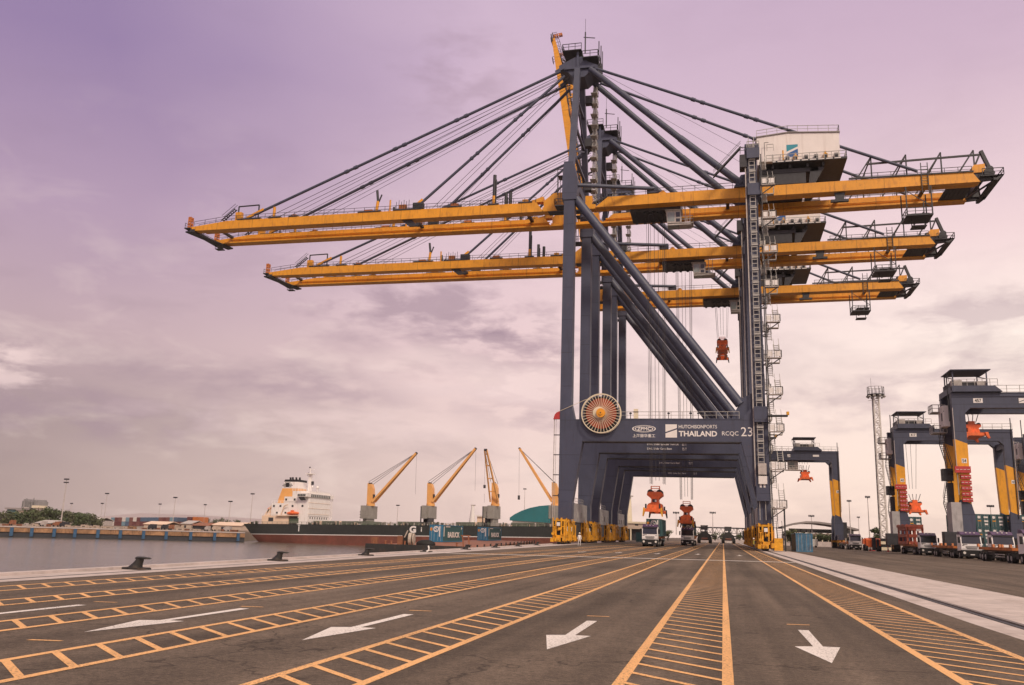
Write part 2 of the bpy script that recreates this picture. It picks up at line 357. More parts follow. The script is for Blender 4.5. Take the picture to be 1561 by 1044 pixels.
# ---------------------------------------------------------------- ground, quay, water
def edge(Y): return -20.4 - .047 * (Y - 20)
WZ = -7.0
def asphalt():
    m = bpy.data.materials.new('asphalt'); m.use_nodes = True; nt = m.node_tree; b = nt.nodes['Principled BSDF']
    N = nt.nodes.new; L = nt.links.new; tc = N('ShaderNodeTexCoord')
    def noise(sc, det, mp=(1, 1, 1)):
        a = N('ShaderNodeMapping'); a.inputs['Scale'].default_value = mp; L(tc.outputs['Object'], a.inputs[0])
        n = N('ShaderNodeTexNoise'); n.inputs['Scale'].default_value = sc; n.inputs['Detail'].default_value = det; n.inputs['Roughness'].default_value = .65
        L(a.outputs[0], n.inputs[0]); return n.outputs[0]
    def rng(v, a, bb, c, d):
        n = N('ShaderNodeMapRange'); n.inputs[1].default_value = a; n.inputs[2].default_value = bb; n.inputs[3].default_value = c; n.inputs[4].default_value = d
        L(v, n.inputs[0]); return n.outputs[0]
    def mul(a, bb):
        n = N('ShaderNodeMath'); n.operation = 'MULTIPLY'; L(a, n.inputs[0]); L(bb, n.inputs[1]); return n.outputs[0]
    patch = rng(noise(.12, 5), .35, .68, .8, 1.22)
    tyre = rng(noise(.9, 2, (1.0, .03, 1)), .36, .66, .64, 1.18)       # long tyre-polished bands along the lanes
    stain = rng(noise(.55, 7, (1, .5, 1)), .6, .74, 1.0, .62)
    fine = rng(noise(13, 5), .3, .7, .62, 1.42)
    grit = rng(noise(48, 3), .3, .75, .6, 1.6)
    vo = N('ShaderNodeTexVoronoi'); vo.feature = 'DISTANCE_TO_EDGE'; vo.inputs['Scale'].default_value = .16       # hairline cracks
    wv = N('ShaderNodeMix'); wv.data_type = 'VECTOR'; wv.inputs[0].default_value = .22; L(tc.outputs['Object'], wv.inputs[4])
    wn = N('ShaderNodeTexNoise'); wn.inputs['Scale'].default_value = .9; wn.inputs['Detail'].default_value = 6; L(tc.outputs['Object'], wn.inputs[0])
    sc_ = N('ShaderNodeVectorMath'); sc_.operation = 'SCALE'; sc_.inputs[3].default_value = 9; L(wn.outputs[1], sc_.inputs[0]); L(sc_.outputs[0], wv.inputs[5]); L(wv.outputs[1], vo.inputs['Vector'])
    crack = rng(vo.outputs['Distance'], .0, .006, .42, 1.0)
    vp = N('ShaderNodeTexVoronoi'); vp.inputs['Scale'].default_value = .11; mp_ = N('ShaderNodeMapping'); mp_.inputs['Scale'].default_value = (1.6, .5, 1); L(tc.outputs['Object'], mp_.inputs[0]); L(mp_.outputs[0], vp.inputs['Vector'])
    sp_ = N('ShaderNodeSeparateXYZ'); L(vp.outputs['Color'], sp_.inputs[0]); resurf = rng(sp_.outputs[0], 0, 1, .9, 1.1)
    oil = rng(noise(.9, 3), .64, .74, 1.0, .48); dust = rng(noise(3.2, 9), .35, .72, .86, 1.18)
    v = mul(mul(mul(patch, tyre), mul(stain, fine)), mul(mul(grit, crack), mul(mul(resurf, oil), dust)))
    mx = N('ShaderNodeMix'); mx.data_type = 'RGBA'; mx.blend_type = 'MULTIPLY'; mx.inputs[0].default_value = 1
    mx.inputs[6].default_value = (.128, .097, .074, 1); L(v, mx.inputs[7]); 
    L(mx.outputs[2], b.inputs['Base Color']); b.inputs['Roughness'].default_value = .85; b.inputs['Specular IOR Level'].default_value = .25
    bp = N('ShaderNodeBump'); bp.inputs['Strength'].default_value = .35; bp.inputs['Distance'].default_value = .02; L(noise(60, 3), bp.inputs['Height']); L(bp.outputs[0], b.inputs['Normal'])
    return m
ASPH = asphalt()
def watermat():
    m = bpy.data.materials.new('harbour_water'); m.use_nodes = True; nt = m.node_tree; b = nt.nodes['Principled BSDF']
    N = nt.nodes.new; L = nt.links.new; tc = N('ShaderNodeTexCoord')
    b.inputs['Base Color'].default_value = (.13, .12, .1, 1); b.inputs['Roughness'].default_value = .14; b.inputs['IOR'].default_value = 1.33
    h = None
    for sc, st in ((.35, .5), (.09, 1.0), (1.3, .3)):
        a = N('ShaderNodeMapping'); a.inputs['Scale'].default_value = (.55, 1, 1); a.inputs['Rotation'].default_value = (0, 0, R(28)); L(tc.outputs['Object'], a.inputs[0])
        n = N('ShaderNodeTexNoise'); n.inputs['Scale'].default_value = sc; n.inputs['Detail'].default_value = 4; L(a.outputs[0], n.inputs[0])
        k = N('ShaderNodeMath'); k.operation = 'MULTIPLY_ADD'; k.inputs[1].default_value = st; L(n.outputs[0], k.inputs[0])
        if h: L(h, k.inputs[2])
        else: k.inputs[2].default_value = 0
        h = k.outputs[0]
    bp = N('ShaderNodeBump'); bp.inputs['Strength'].default_value = .7; bp.inputs['Distance'].default_value = .8; L(h, bp.inputs['Height']); L(bp.outputs[0], b.inputs['Normal'])
    return m
WATER = watermat()
W_ = MB().use(WATER).add([(-2400, -300, WZ), (60, -300, WZ), (60, 2500, WZ), (-2400, 2500, WZ)], [(0, 1, 2, 3)]).build('harbour_water'); tag(W_, kind='structure')
# quay: one thick slab whose west side is the skewed quay edge, with a corner beyond the cranes
qp = [(edge(-40), -40), (2200, -40), (2200, 2500), (-60, 2500), (-60, 470), (-64, 400), (-46, 372), (-46, 262), (edge(258), 258)]
Q = MB().use(ASPH); n = len(qp)
Q.add([(x, y, 0) for x, y in qp], [tuple(range(n))]); Q.use(CONCB)
Q.add([(x, y, z) for z in (0, -9) for x, y in qp], [(i, (i + 1) % n, n + (i + 1) % n, n + i) for i in range(n)])
tag(Q.build('quay_deck'), kind='structure')
def slab():
    m = CONC.copy(); m.name = 'jointed_apron_concrete'; nt = m.node_tree; b = nt.nodes['Principled BSDF']; N = nt.nodes.new; L = nt.links.new
    src = b.inputs['Base Color'].links[0].from_socket; tc = N('ShaderNodeTexCoord'); sp = N('ShaderNodeSeparateXYZ'); L(tc.outputs['Object'], sp.inputs[0])
    def M(op, a, c):
        q = N('ShaderNodeMath'); q.operation = op
        for i, v in enumerate((a, c)):
            if isinstance(v, (int, float)): q.inputs[i].default_value = v
            else: L(v, q.inputs[i])
        return q.outputs[0]
    fr = M('FRACT', M('MULTIPLY', sp.outputs[1], .2), 0); ln = M('LESS_THAN', fr, .012)
    n = N('ShaderNodeTexNoise'); n.inputs['Scale'].default_value = 1.3; n.inputs['Detail'].default_value = 9; n.inputs['Roughness'].default_value = .7
    mp = N('ShaderNodeMapping'); mp.inputs['Scale'].default_value = (1, .25, 1); L(tc.outputs['Object'], mp.inputs[0]); L(mp.outputs[0], n.inputs[0])
    r = N('ShaderNodeMapRange'); r.inputs[1].default_value = .5; r.inputs[2].default_value = .78; r.inputs[4].default_value = .65; L(n.outputs[0], r.inputs[0])
    k = src
    for f, c in ((r.outputs[0], (.26, .2, .165, 1)), (M('MULTIPLY', ln, .7), (.12, .1, .09, 1))):
        q = N('ShaderNodeMix'); q.data_type = 'RGBA'; L(f, q.inputs[0]); L(k, q.inputs[6]); q.inputs[7].default_value = c; k = q.outputs[2]
    L(k, b.inputs['Base Color']); return m
SLAB = slab()
def sheet(name, mt, polys, z):
    b = MB().use(mt)
    for p in polys: b.add([(x, y, z) for x, y in p], [tuple(range(len(p)))])
    o = b.build(name); return tag(o, kind='structure')
def inner(Y): return -18.35 - .036 * (Y - 20)
def strip(a, b, y0, y1): return [(a(y0), y0), (b(y0), y0), (b(y1), y1), (a(y1), y1)]
sheet('concrete_quay_edge', SLAB, [strip(edge, lambda Y: inner(Y), -38, 256)], .004)
kb = MB().use(CONC)
kb.prism([(0, 0), (.34, 0), (.34, .16), (.03, .16), (0, .13)], 'y', 0, 1)
k = kb  # low concrete kerb along the very edge
k.v = [(edge(-38 + y * 294) + x, -38 + y * 294, z * .5 + .006) for x, y, z in k.v]
tag(k.build('quay_edge_kerb'), kind='structure')
# uneven concrete apron beside the landward rail
def wob(x, y0, y1, st, a):
    random.seed(int(x * 100)); out = []; y = y0
    while y < y1: out.append((x + random.uniform(-a, a), y)); y += st * random.uniform(.6, 1.5) * (1 + max(0, y) * .02)
    return out
pl = wob(5.4, -30, 330, 3.0, .07); pr = wob(9.95, -30, 330, 9.0, .1)
sheet('concrete_rail_apron', SLAB, [pl + pr[::-1]], .004)
grn = MB().use(DARK)
grn.box(6.12, 6.5, -30, 330, .006, .02)
grn.build('landward_rail_slot'); grn = None
tag(bpy.data.objects['landward_rail_slot'], kind='structure')
rl = MB().use(mat('worn_rail_steel', (.2, .16, .14), .35, .3, 3, metal=.6)).box(6.27, 6.35, -30, 330, .02, .05)
tag(rl.build('landward_crane_rail'), kind='structure')
sl = MB().use(DARK); 
def sea(Y): return -19.05 - .0465 * (Y - 20)
sl.add([(sea(-30) - .07, -30, .009), (sea(-30) + .07, -30, .009), (sea(255) + .07, 255, .009), (sea(255) - .07, 255, .009)], [(0, 1, 2, 3)])
tag(sl.build('waterside_rail_slot'), kind='structure')
# painted lanes
BANDS = [(-1.29, -1.15, -.05, .09), (2.85, 3.0, 4.42, 4.57), (-5.08, -4.95, -3.99, -3.86), (-8.5, -8.37, -7.44, -7.31), (-11.62, -11.49, -10.68, -10.55), (-14.5, -14.38, -13.66, -13.53), (-17.3, -17.18, -16.3, -16.18)]
lines = []; rungs = []
for a0, a1, b0, b1 in BANDS:
    lines += [[(a0, -20), (a1, -20), (a1, 330), (a0, 330)], [(b0, -20), (b1, -20), (b1, 330), (b0, 330)]]
    y = -12.0 - (a0 * .37) % .82
    while y < 240:
        s = (b0 - a1) * .86; w = .14
        rungs.append([(a1, y + s), (b0, y), (b0, y + w), (a1, y + s + w)]); y += .82
sheet('hatched_lane_lines', MARKY, lines, .005); sheet('hatched_lane_rungs', MARKY, rungs, .0052)
def arrow(x, y, far=False):
    return [[(x, y), (x + .36, y + 2.05), (x + .09, y + 2.03), (x + .1, y + 4.68), (x - .1, y + 4.66), (x - .07, y + 1.98), (x - .37, y + 1.82)]]
ar = []
for x, y in ((1.47, 13.75), (-2.58, 13.3), (-6.2, 12.6), (-9.5, 11.95), (-12.5, 10.9), (1.6, 92), (-2.55, 90.5), (-6.28, 86.1), (-9.9, 84.5), (-13.05, 81.5)): ar += arrow(x, y)
sheet('white_lane_arrows', MARKW, ar, .0056)
da = []
for x, y in ((1.47, 19.5), (-2.6, 19.0), (-6.25, 18.1), (-9.57, 17.0), (-12.55, 16.3), (-9.3, 10.9)): da.append([(x - .24, y - .06), (x + .22, y + .04), (x + .23, y + .13), (x - .23, y + .05)])
sheet('short_yellow_dashes', MARKY, da, .0056)
sheet('white_stop_line', MARKW, [[(-22, 61.4), (5.4, 72.4), (5.4, 73.5), (-22, 62.3)]], .006)
# far shore and hills
fq0, fq1 = onz(0, 818, WZ), onz(365, 826, WZ)
fd = (fq1 - fq0).normalized(); FZ = -2.6
fa = fq0 - fd * 260; fb = fq1 + fd * 2
fb2 = Vector((fb.x - 16, 386, 0)); fb3 = Vector((-246, 440, 0))
sp = [(fa.x, fa.y), (fb.x, fb.y), (fb2.x, fb2.y), (fb3.x, fb3.y), (-60, 440), (-60, 2490), (-2390, 2490), (-2390, fa.y)]
S_ = MB().use(mat('far_shore_ground', (.26, .2, .15), .85, .4, .02)); n = len(sp)
S_.add([(x, y, FZ) for x, y in sp], [tuple(range(n))]); S_.add([(x, y, z) for z in (FZ, -9) for x, y in sp], [(i, (i + 1) % n, n + (i + 1) % n, n + i) for i in range(n)])
tag(S_.build('far_shore'), kind='structure')
def hills():
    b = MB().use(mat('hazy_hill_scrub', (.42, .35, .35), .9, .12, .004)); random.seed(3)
    pts = [(at(px, py, 2200)) for px, py in ((130, 790), (170, 786), (215, 782), (260, 784), (300, 785), (345, 788), (400, 791), (450, 795))]
    v = []
    for p in pts:
        for t, hz in ((-1, -20), (0, p.z), (1, -20)): v.append((p.x + t * 30, p.y + t * 240, hz))
    f = []
    for i in range(len(pts) - 1):
        a = 3 * i; f += [(a, a + 3, a + 4, a + 1), (a + 1, a + 4, a + 5, a + 2)]
    b.add(v, f, True); return tag(b.build('distant_hills'), kind='structure')
hills()

# far quay wall with its fenders
nrm = Vector((fd.y, -fd.x, 0))
if nrm.dot(Vector((0, -1, 0))) < 0: nrm = -nrm
def along(t, off, z): p = fq0 + fd * t + nrm * off; return (p.x, p.y, z)
Lq = (fq1 - fq0).length
fw = MB()
def obox(b, t0, t1, o0, o1, z0, z1):
    v = [along(t, o, z) for z in (z0, z1) for o in (o0, o1) for t in (t0, t1)]
    return b.add(v, [(0, 2, 3, 1), (4, 5, 7, 6), (0, 1, 5, 4), (2, 6, 7, 3), (0, 4, 6, 2), (1, 3, 7, 5)])
fw.use(CONCB); obox(fw, -250, Lq + 2, .05, 1.2, -4.9, FZ - .35)
fw.use(DARK); obox(fw, -250, Lq + 2, .05, .7, -9, -4.9)
fw.use(CONC); obox(fw, -250, Lq + 2, -.5, 1.5, FZ - .35, FZ + .02)
t0 = thing('far_quay_wall', 'stained concrete wharf wall across the water with pale coping', 'quay wall', tuple(fq0))
w = fw.build('wall', t0); w.matrix_parent_inverse = Matrix.Translation(-fq0)
random.seed(5)
fpx = [17, 49, 82, 115, 149, 183, 218, 253, 290, 326, 362]
fm = None
for i, px in enumerate(fpx):
    best = min(range(-60, 240), key=lambda t: abs((lambda q: CX + F * (RM.transposed() @ (Vector(q) - Vector((0, 0, EYE)))).x / (RM.transposed() @ (Vector(q) - Vector((0, 0, EYE)))).z)(along(t * .5, 0, -5)) - px))
    b = MB().use(FENDER); obox(b, best * .5 - .65, best * .5 + .65, 1.5, 2.1, -6.6, FZ - .45)
    b.use(BLACK); obox(b, best * .5 - .7, best * .5 + .7, 1.2, 1.5, -6.4, FZ - .7)
    q = along(best * .5, 1.5, 0); o = b.build('quay_fender', origin=(q[0], q[1], -5))
    tag(o, 'tall blue fender panel on the far wharf wall', 'fender', 'blue fenders along the far wharf')
# ---------------------------------------------------------------- ship-to-shore crane
XL, XR = -24.5, 6.1
def wheel_set(t, y0, y1, xc):
    """one corner: equaliser beams and eight wheels, painted yellow"""
    random.seed(int(y0 * 10 + xc))
    b = MB().use(BLACK); ym = (y0 + y1) / 2; L = y1 - y0
    b.box(xc - .32, xc + .32, y0 + .5, y1 - .5, .75, 3.5); b.use(YEL2)  # black core: shade of the openings between yellow members, put in as colour
    b.prism([(y0 + 1.8, 2.7), (ym - 1, 3.8), (ym + 1, 3.8), (y1 - 1.8, 2.7), (y1 - 1.8, 2.3), (ym + .6, 3.0), (ym - .6, 3.0), (y0 + 1.8, 2.3)], 'x', xc - .5, xc + .5)
    b.box(xc - .85, xc + .85, ym - .6, ym + .6, 3.45, 3.98)
    for s in (-1, 1):
        yc = ym + s * L * .25
        b.prism([(yc - 2.2, 1.3), (yc - .5, 2.05), (yc + .5, 2.05), (yc + 2.2, 1.3), (yc + 2.2, .95), (yc + .5, 1.35), (yc - .5, 1.35), (yc - 2.2, .95)], 'x', xc - .52, xc + .52)
        for q in (-1, 1):
            yd = yc + q * 1.35
            for sx in (-1, 1):
                b.prism([(yd - 1.0, .5), (yd - .8, 1.0), (yd + .8, 1.0), (yd + 1.0, .5), (yd + .35, .62), (yd - .35, .62)], 'x', xc + sx * .54, xc + sx * .68)
                b.box(xc + sx * .8 - .16, xc + sx * .8 + .16, yd - .2, yd + .1, .6, 1.0 + random.random() * .5)
                b.tube((xc + sx * .85, yd + .55, .5), (xc + sx * .85, yd + .55, 1.3 + random.random() * .9), .14, 8)
    n = 9
    for k in range(n + 1):                              # upright posts, cable guards and steps against the dark core
        yy = y0 + .5 + k * (L - 1) / n
        for sx in (-1, 1):
            z1 = random.choice((4.0, 3.6, 2.6, 3.95, 2.2)); z0 = random.choice((.3, .9, 1.4)); w = random.uniform(.1, .2)
            b.use(YEL2).box(xc + sx * .78 - w / 2, xc + sx * .78 + w / 2, yy - w, yy + w, z0, z1)
            if k % 3 == 1: b.use(BARGED).box(xc + sx * .62 - .1, xc + sx * .62 + .1, yy + .25, yy + .6, 1.6, 2.6)
            if k % 4 == 2: b.use(WHITE).box(xc + sx * .82 - .05, xc + sx * .82 + .05, yy + .25, yy + .55, 2.0, 2.7)
    b.use(YEL2)
    for sx in (-1, 1):
        b.beam((xc + sx * .8, y0 + .4, 1.1), (xc + sx * .8, y1 - .4, 1.1), .1); b.beam((xc + sx * .82, y0 + .6, 2.9), (xc + sx * .82, ym - .5, 3.7), .12); b.beam((xc + sx * .82, y1 - .6, 2.9), (xc + sx * .82, ym + .5, 3.7), .12)
    for yy, s in ((y0, -1), (y1, 1)):                 # end frames: posts, drive motors, brackets, buffers
        for xx, z0, z1, r in ((-1.0, .35, 4.0, .09), (-.5, 1.3, 3.7, .13), (-.1, 2.0, 3.3, .1), (.35, 1.4, 4.0, .12), (.8, .35, 3.6, .13), (1.1, .5, 3.0, .07)):
            b.beam((xc + xx, yy - s * (.35 + abs(xx) * .4), z0), (xc + xx, yy - s * (.35 + abs(xx) * .4), z1), r * 2)
        for z in (1.35, 2.6, 3.5): b.box(xc - 1.0, xc + 1.0, yy - s * .6 - .08, yy - s * .6 + .08, z, z + .12)
        b.box(xc - .6, xc + .3, min(yy, yy - s * .6), max(yy, yy - s * .6), .4, .95); b.box(xc + .65, xc + 1.1, min(yy + s * .2, yy - s * .9), max(yy + s * .2, yy - s * .9), .5, 1.2); b.tube((xc - .85, yy + s * .2, 1.6), (xc - .85, yy - s * .6, 1.6), .24, 12); b.tube((xc + .2, yy + s * .15, 2.3), (xc + .2, yy - s * .6, 2.3), .22, 12)
        b.tube((xc, yy, .8), (xc, yy + s * .4, .8), .18, 10); b.box(xc - 1.25, xc - .75, min(yy, yy - s * .9), max(yy, yy - s * .9), .35, .95)
    b.use(WHITE); b.box(xc - .3, xc + .2, y0 - .02, y0 + .14, 2.75, 3.3)
    b.use(BLACK); b.box(xc - .9, xc + .9, y0 + .95, y0 + 1.05, .4, 3.5); b.box(xc - .9, xc + .9, y1 - 1.05, y1 - .95, .4, 3.5)  # black plates give the gaps behind the end frames their shade
    o = b.build('bogie', t)
    wb = MB()
    for s in (-1, 1):
        for q in (-1, 1):
            for r in (-1, 1):
                yd = ym + s * L * .25 + q * 1.35 + r * .55
                wb.use(DARK).tube((xc - .28, yd, .36), (xc + .28, yd, .36), .34, 14); wb.use(YEL2).tube((xc - .33, yd, .36), (xc + .33, yd, .36), .13, 8)
    wb.build('wheel_row', o)
    return o
def boom_part(t, px, pz):
    """hinged boom: two girders, walkways, tie frames; origin at the hinge so that it can be raised"""
    x0, x1 = -101.35, -30.6; b = MB().use(YEL)
    for s in (-1, 1):
        ya, yb = (-5.05, -3.3) if s < 0 else (3.3, 5.05)
        b.prism([(x0, 58.05), (x1 + .4, 57.95), (x1 - .9, 59.75), (x0 + 10.4, 59.75), (x0 + 7.6, 59.72), (x0 - .2, 58.85)], 'y', ya, yb)
        yi, yo = (-3.3, -2.85) if s < 0 else (2.85, 3.3)
        b.box(x0 + 2, x1, yi, yo, 58.0, 58.28); b.box(x0 + 4, x1, yi + (.15 if s < 0 else 0), yo - (0 if s < 0 else .15), 58.75, 58.9)
    b.use(DARK)
    b.prism([(x0 - .3, 57.75), (x0 + .7, 57.75), (x0 + .7, 58.3), (x0 - .3, 58.3)], 'y', -5.3, 5.3)
    b.beam((x0 - .9, -5, 58.0), (x0 + 2.2, 5.6, 57.7), 1.5, .25)
    for xx in (-97.5, -56, -34): b.box(xx - .3, xx + .3, -3.28, 3.28, 59.1, 59.5)
    b.prism([(-57.4, 58.0), (-55.4, 58.0), (-54.6, 57.2), (-54.4, 56.7), (-55.8, 56.7)], 'y', -4.5, -4.1); b.tube((-54.2, -4.6, 57), (-54.2, -4.0, 57), .35, 10)
    o = b.build('boom', t, origin=(px, 0, pz))
    def sub(bb, name): return _sub(bb, name, o, px, pz)
    for ya in (-5.0, -3.35, 3.35, 5.0): sub(MB().use(DARK).rail([(x0 + .3, ya, 58.95), (x0 + 7.5, ya, 59.73), (x1 - 1, ya, 59.76)], 1.0, 2.1, .032), 'handrail')
    for s in (-1, 1):                                  # platforms on the girders, each with what stands on it
        yc = s * 4.4
        def plat(name, xx, L, fill):
            p = MB().use(DARK).box(xx - L / 2, xx + L / 2, yc - .75, yc + .75, 59.77, 60.02); fill(p); sub(p, name)
        def tip_stay(p):
            p.use(YEL).box(-92.2, -90.9, yc - .4, yc + .4, 59.76, 61.5); p.beam((-89.8, yc, 60.3), (-86.3, yc, 61.9), .45)
            p.use(DARK).path([(-91.8, yc, 61.5), (-91.8, yc, 62.8), (-87.4, yc, 62.9), (-87.4, yc, 60)], .14); p.stair((-95.2, yc, 60.0), (-92.4, yc, 62.3), .7, 7, (0, 1, 0))
        plat('stay_anchor', -89, 5, tip_stay)
        plat('lamp_stand', -83.5, 2.6, lambda p: p.use(YEL).tube((-84, yc, 60), (-84, yc, 62.2), .28, 8))
        plat('rope_support', -79.5, 1.8, lambda p: p.use(CHASS).box(-80, -79.2, yc - .3, yc + .3, 60, 60.4))
        def lamp(p): p.use(CHASS).box(-65, -63.4, yc - .3, yc + .3, 60, 60.45); p.use(YEL).tube((-62.6, yc, 60), (-62.4, yc, 62.1), .3, 8); p.use(DARK).tube((-62.4, yc, 62.1), (-62.7, yc, 64.3), .25, 8); p.tube((-62.2, yc, 62), (-61.7, yc, 63.4), .14, 6)
        plat('lamp_stand', -63.8, 4.6, lamp)
        sub(MB().use(YEL).tube((-59.9, yc, 59.7), (-59.9, yc, 62.2), .16, 6), 'lamp_post')
        def inner(p): p.use(CHASS).box(-58, -56.6, yc - .4, yc + .4, 60.0, 61.0); [p.use(DARK).tube((-58.4 + k * .5, yc - .6, 60), (-58.4 + k * .5, yc - .6, 61.5 + (k % 2) * .3), .05, 5) for k in range(6)]; p.use(YEL); p.beam((-55.2, yc, 60.4), (-53.4, yc, 61.9), .45); p.use(DARK).box(-55.2, -53.2, yc - .5, yc + .5, 60.0, 61.2)
        plat('stay_anchor', -56.2, 5.6, inner)
        plat('rope_support', -47, 2.8, lambda p: p.use(CHASS).box(-47.8, -46.4, yc - .35, yc + .3, 60, 60.6))
        def mastp(p): p.use(YEL).tube((-39.6, yc, 60), (-39.6, yc, 61.7), .36, 8); p.use(DARK).tube((-39.6, yc, 61.7), (-39.6, yc, 65.8), .33, 8); p.tube((-39.2, yc - .3, 60), (-39.2, yc - .3, 64.8), .12, 6)
        plat('lamp_stand', -39.6, 2.0, mastp)
        sub(MB().use(DARK).tube((-36.5, yc, 59.7), (-36.5, yc, 62.2), .32, 8), 'lamp_post')
        plat('rope_support', -33.6, 2.6, lambda p: p.use(YEL).box(-34.2, -33.2, yc - .3, yc + .3, 60, 60.6))
    e = MB().use(DARK)
    e.box(x0 - 1.4, x0 - .25, -5.6, 5.6, 58.4, 58.6); e.rail([(x0 - 1.3, -5.5, 58.6), (x0 - 1.3, 5.5, 58.6)], 1.0, 1.5, .035)
    e.box(x0 + .8, x0 + 2.4, 2.2, 3.4, 56.6, 56.75); e.rail([(x0 + .8, 2.2, 56.75), (x0 + 2.4, 2.2, 56.75)], 1.0, .8, .04)
    [[e.use(CHASS).box(x0 - 1.0, x0 - .45, q - .45, q + .45, z, z + .4) for z in (58.7, 59.4, 60.1, 60.6)] for q in (-4.7, 4.7)]; [e.use(CHASS).beam((x0 - .7 + a, q + b, 58.6), (x0 - .7 + a, q + b, 61), .14) for q in (-4.7, 4.7) for a in (-.25, .25) for b in (-.4, .4)]
    sub(e, 'boom_tip_walkway')
    return o
def _sub(bb, name, o, px, pz):
    bb.v = [(x - px, y, z - pz) for x, y, z in bb.v]
    return bb.build(name, o)
def make_crane(label, yc, trolley, hoist_z, raised=False, near=False):
    t = thing('quay_crane', label, 'quay crane', (0, yc, 0), group='ship-to-shore cranes on the quay')
    YF = 10.75                                          # outer faces of the two portal frames
    for s in (-1, 1):
        ya, yb = (-YF, -YF + 1.9) if s < 0 else (YF - 1.9, YF)
        yn = ya if s < 0 else yb
        # waterside leg: straight outside, flared inside under the portal beam
        b = MB().use(NAVY)
        b.prism([(-25.42, 3.9), (-23.2, 3.9), (-23.2, 6.7), (-21.7, 16.05), (-21.7, 19.75), (-23.0, 19.75), (-23.55, 22.2), (-23.6, 59.4), (-25.42, 59.4)], 'y', ya, yb)
        b.prism([(-25.75, 57.6), (-23.3, 57.6), (-23.1, 59.2), (-23.1, 61.2), (-23.9, 64.6), (-25.5, 64.6), (-25.75, 61.5)], 'y', ya - .18, yb + .18)
        if s < 0: b.box(-25.42, -23.6, ya - .03, ya, 6.6, 6.72)
        leg = b.build('waterside_leg', t)
        d = MB().use(DARK); d.box(-27.0, -25.45, ya - .2, yb + .1, 56.5, 56.7); d.rail([(-27, ya - .2, 56.7), (-25.5, ya - .2, 56.7)], 1.1, 1, .045); d.rail([(-27, ya - .2, 56.7), (-27, yb, 56.7)], 1.1, 1, .045)
        d.box(-26.6, -25.5, ya, yb, 62.0, 62.15); d.rail([(-26.6, ya, 62.15), (-25.5, ya, 62.15)], 1.1, 1, .045); d.rail([(-26.6, ya, 58.6), (-26.6, ya, 62)], .05, 1, .05)
        d.beam((-26.5, ya + .2, 56.7), (-26.5, ya + .2, 62), .08); d.beam((-26.1, ya + .2, 56.7), (-26.1, ya + .2, 62), .08)
        d.build('leg_platform', leg)
        # landside leg
        b = MB().use(NAVY)
        b.prism([(5.15, 3.9), (7.05, 3.9), (7.0, 19.8), (6.75, 22), (6.55, 65.4), (4.95, 65.4), (5.1, 22), (3.6, 20.4), (3.05, 19.75), (3.05, 16.05), (5.15, 7.1)], 'y', ya, yb)
        for zz in (56.0, 63.5, 19.4): b.box(4.75, 7.1, ya - .25, yb + .2, zz, zz + 1.9)
        b.build('landside_leg', t)
        # portal beam
        b = MB().use(NAVY).box(-21.7, 3.05, ya, yb, 16.25, 19.75); b.use(DARK); b.box(-21.6, 2.9, ya - .06, yb + .06, 16.1, 16.25); b.use(NAVY); b.box(-21.6, 2.9, ya - .05, yb + .05, 19.75, 19.85)
        pb = b.build('portal_beam', t)
        rr = MB().use(STEEL); rr.rail([(-21.5, yn - s * .15, 19.85), (2.8, yn - s * .15, 19.85)], 1.1, 1.75, .04); rr.build('handrail', pb)
        # diagonal brace
        b = MB().use(NAVY).tube((-23.5, yn - s * .95, 58.0), (3.0, yn - s * .95, 22.2), .78, 16)
        b.prism([(1.6, 19.9), (4.9, 19.9), (4.9, 24.0), (3.4, 23.2), (2.4, 21.4)], 'y', yn - s * .75, yn - s * 1.15)
        b.build('diagonal_brace', t)
        # mast leaning to the apex
        b = MB().use(NAVY); q = s * 2.7
        b.beam((-24.55, s * (YF - .95), 60), (-24.75, q, 86.5), 1.2, 1.05, (1, 0, 0))
        b.build('apex_mast', t)
        bk = MB().use(NAVY).tube((-22.4, q, 86.6), (-6, s * 4.1, 70.6), .55, 14); bk.tube((-6, s * 4.1, 70.6), (4.3, s * 5.0, 60.9), .62, 14)
        bk.prism([(3.0, 60.3), (6.3, 60.3), (6.3, 62.6), (4.2, 62.4)], 'y', s * 4.6, s * 5.4); bk.build('backstay', t)
        st = MB().use(NAVY); P0 = Vector((-21.2, q, 86.5)); P1 = Vector((32.1, s * 4.9, 61.3)); st.tube(P0, P1, .27, 8)
        for f in (.33, .36, .5, .53): st.tube(P0.lerp(P1, f - .006), P0.lerp(P1, f + .006), .38, 8)
        st.build('rear_stay', t)
        b = MB().use(NAVY); b.tube((-23.2, yn - s * .6, 60.4), (-10.6, s * 4.6, 61.2), .34, 10); b.box(-11.8, -9.9, s * 4.4 - .35, s * 4.4 + .35, 60.4, 61.5); b.build('mast_tie', t)
        if not raised:
            for nm, (ax, az), (bx, bz), js in (('outer_forestay', (-28.0, 86.6), (-88.2, 60.9), (.3, .33, .5, .53, .66, .69)), ('inner_forestay', (-27.2, 85.6), (-54.1, 60.9), (.3, .34, .6, .64))):
                st = MB().use(NAVY); P0 = Vector((ax, q, az)); P1 = Vector((bx, s * 4.4, bz)); st.tube(P0, P1, .27, 8)
                for f in js: st.tube(P0.lerp(P1, f - .006), P0.lerp(P1, f + .006), .38, 8)
                st.build(nm, t)
        else:
            st = MB().use(NAVY); st.path([(-27.2, q, 85.6), (-30.6, s * 3.6, 69), (-33.2, s * 4.4, 83)], .2, 8); st.build('inner_forestay', t)
            st = MB().use(NAVY); st.path([(-28, q, 86.6), (-33.6, s * 3.6, 88), (-38.2, s * 4.4, 117)], .2, 8); st.build('outer_forestay', t)
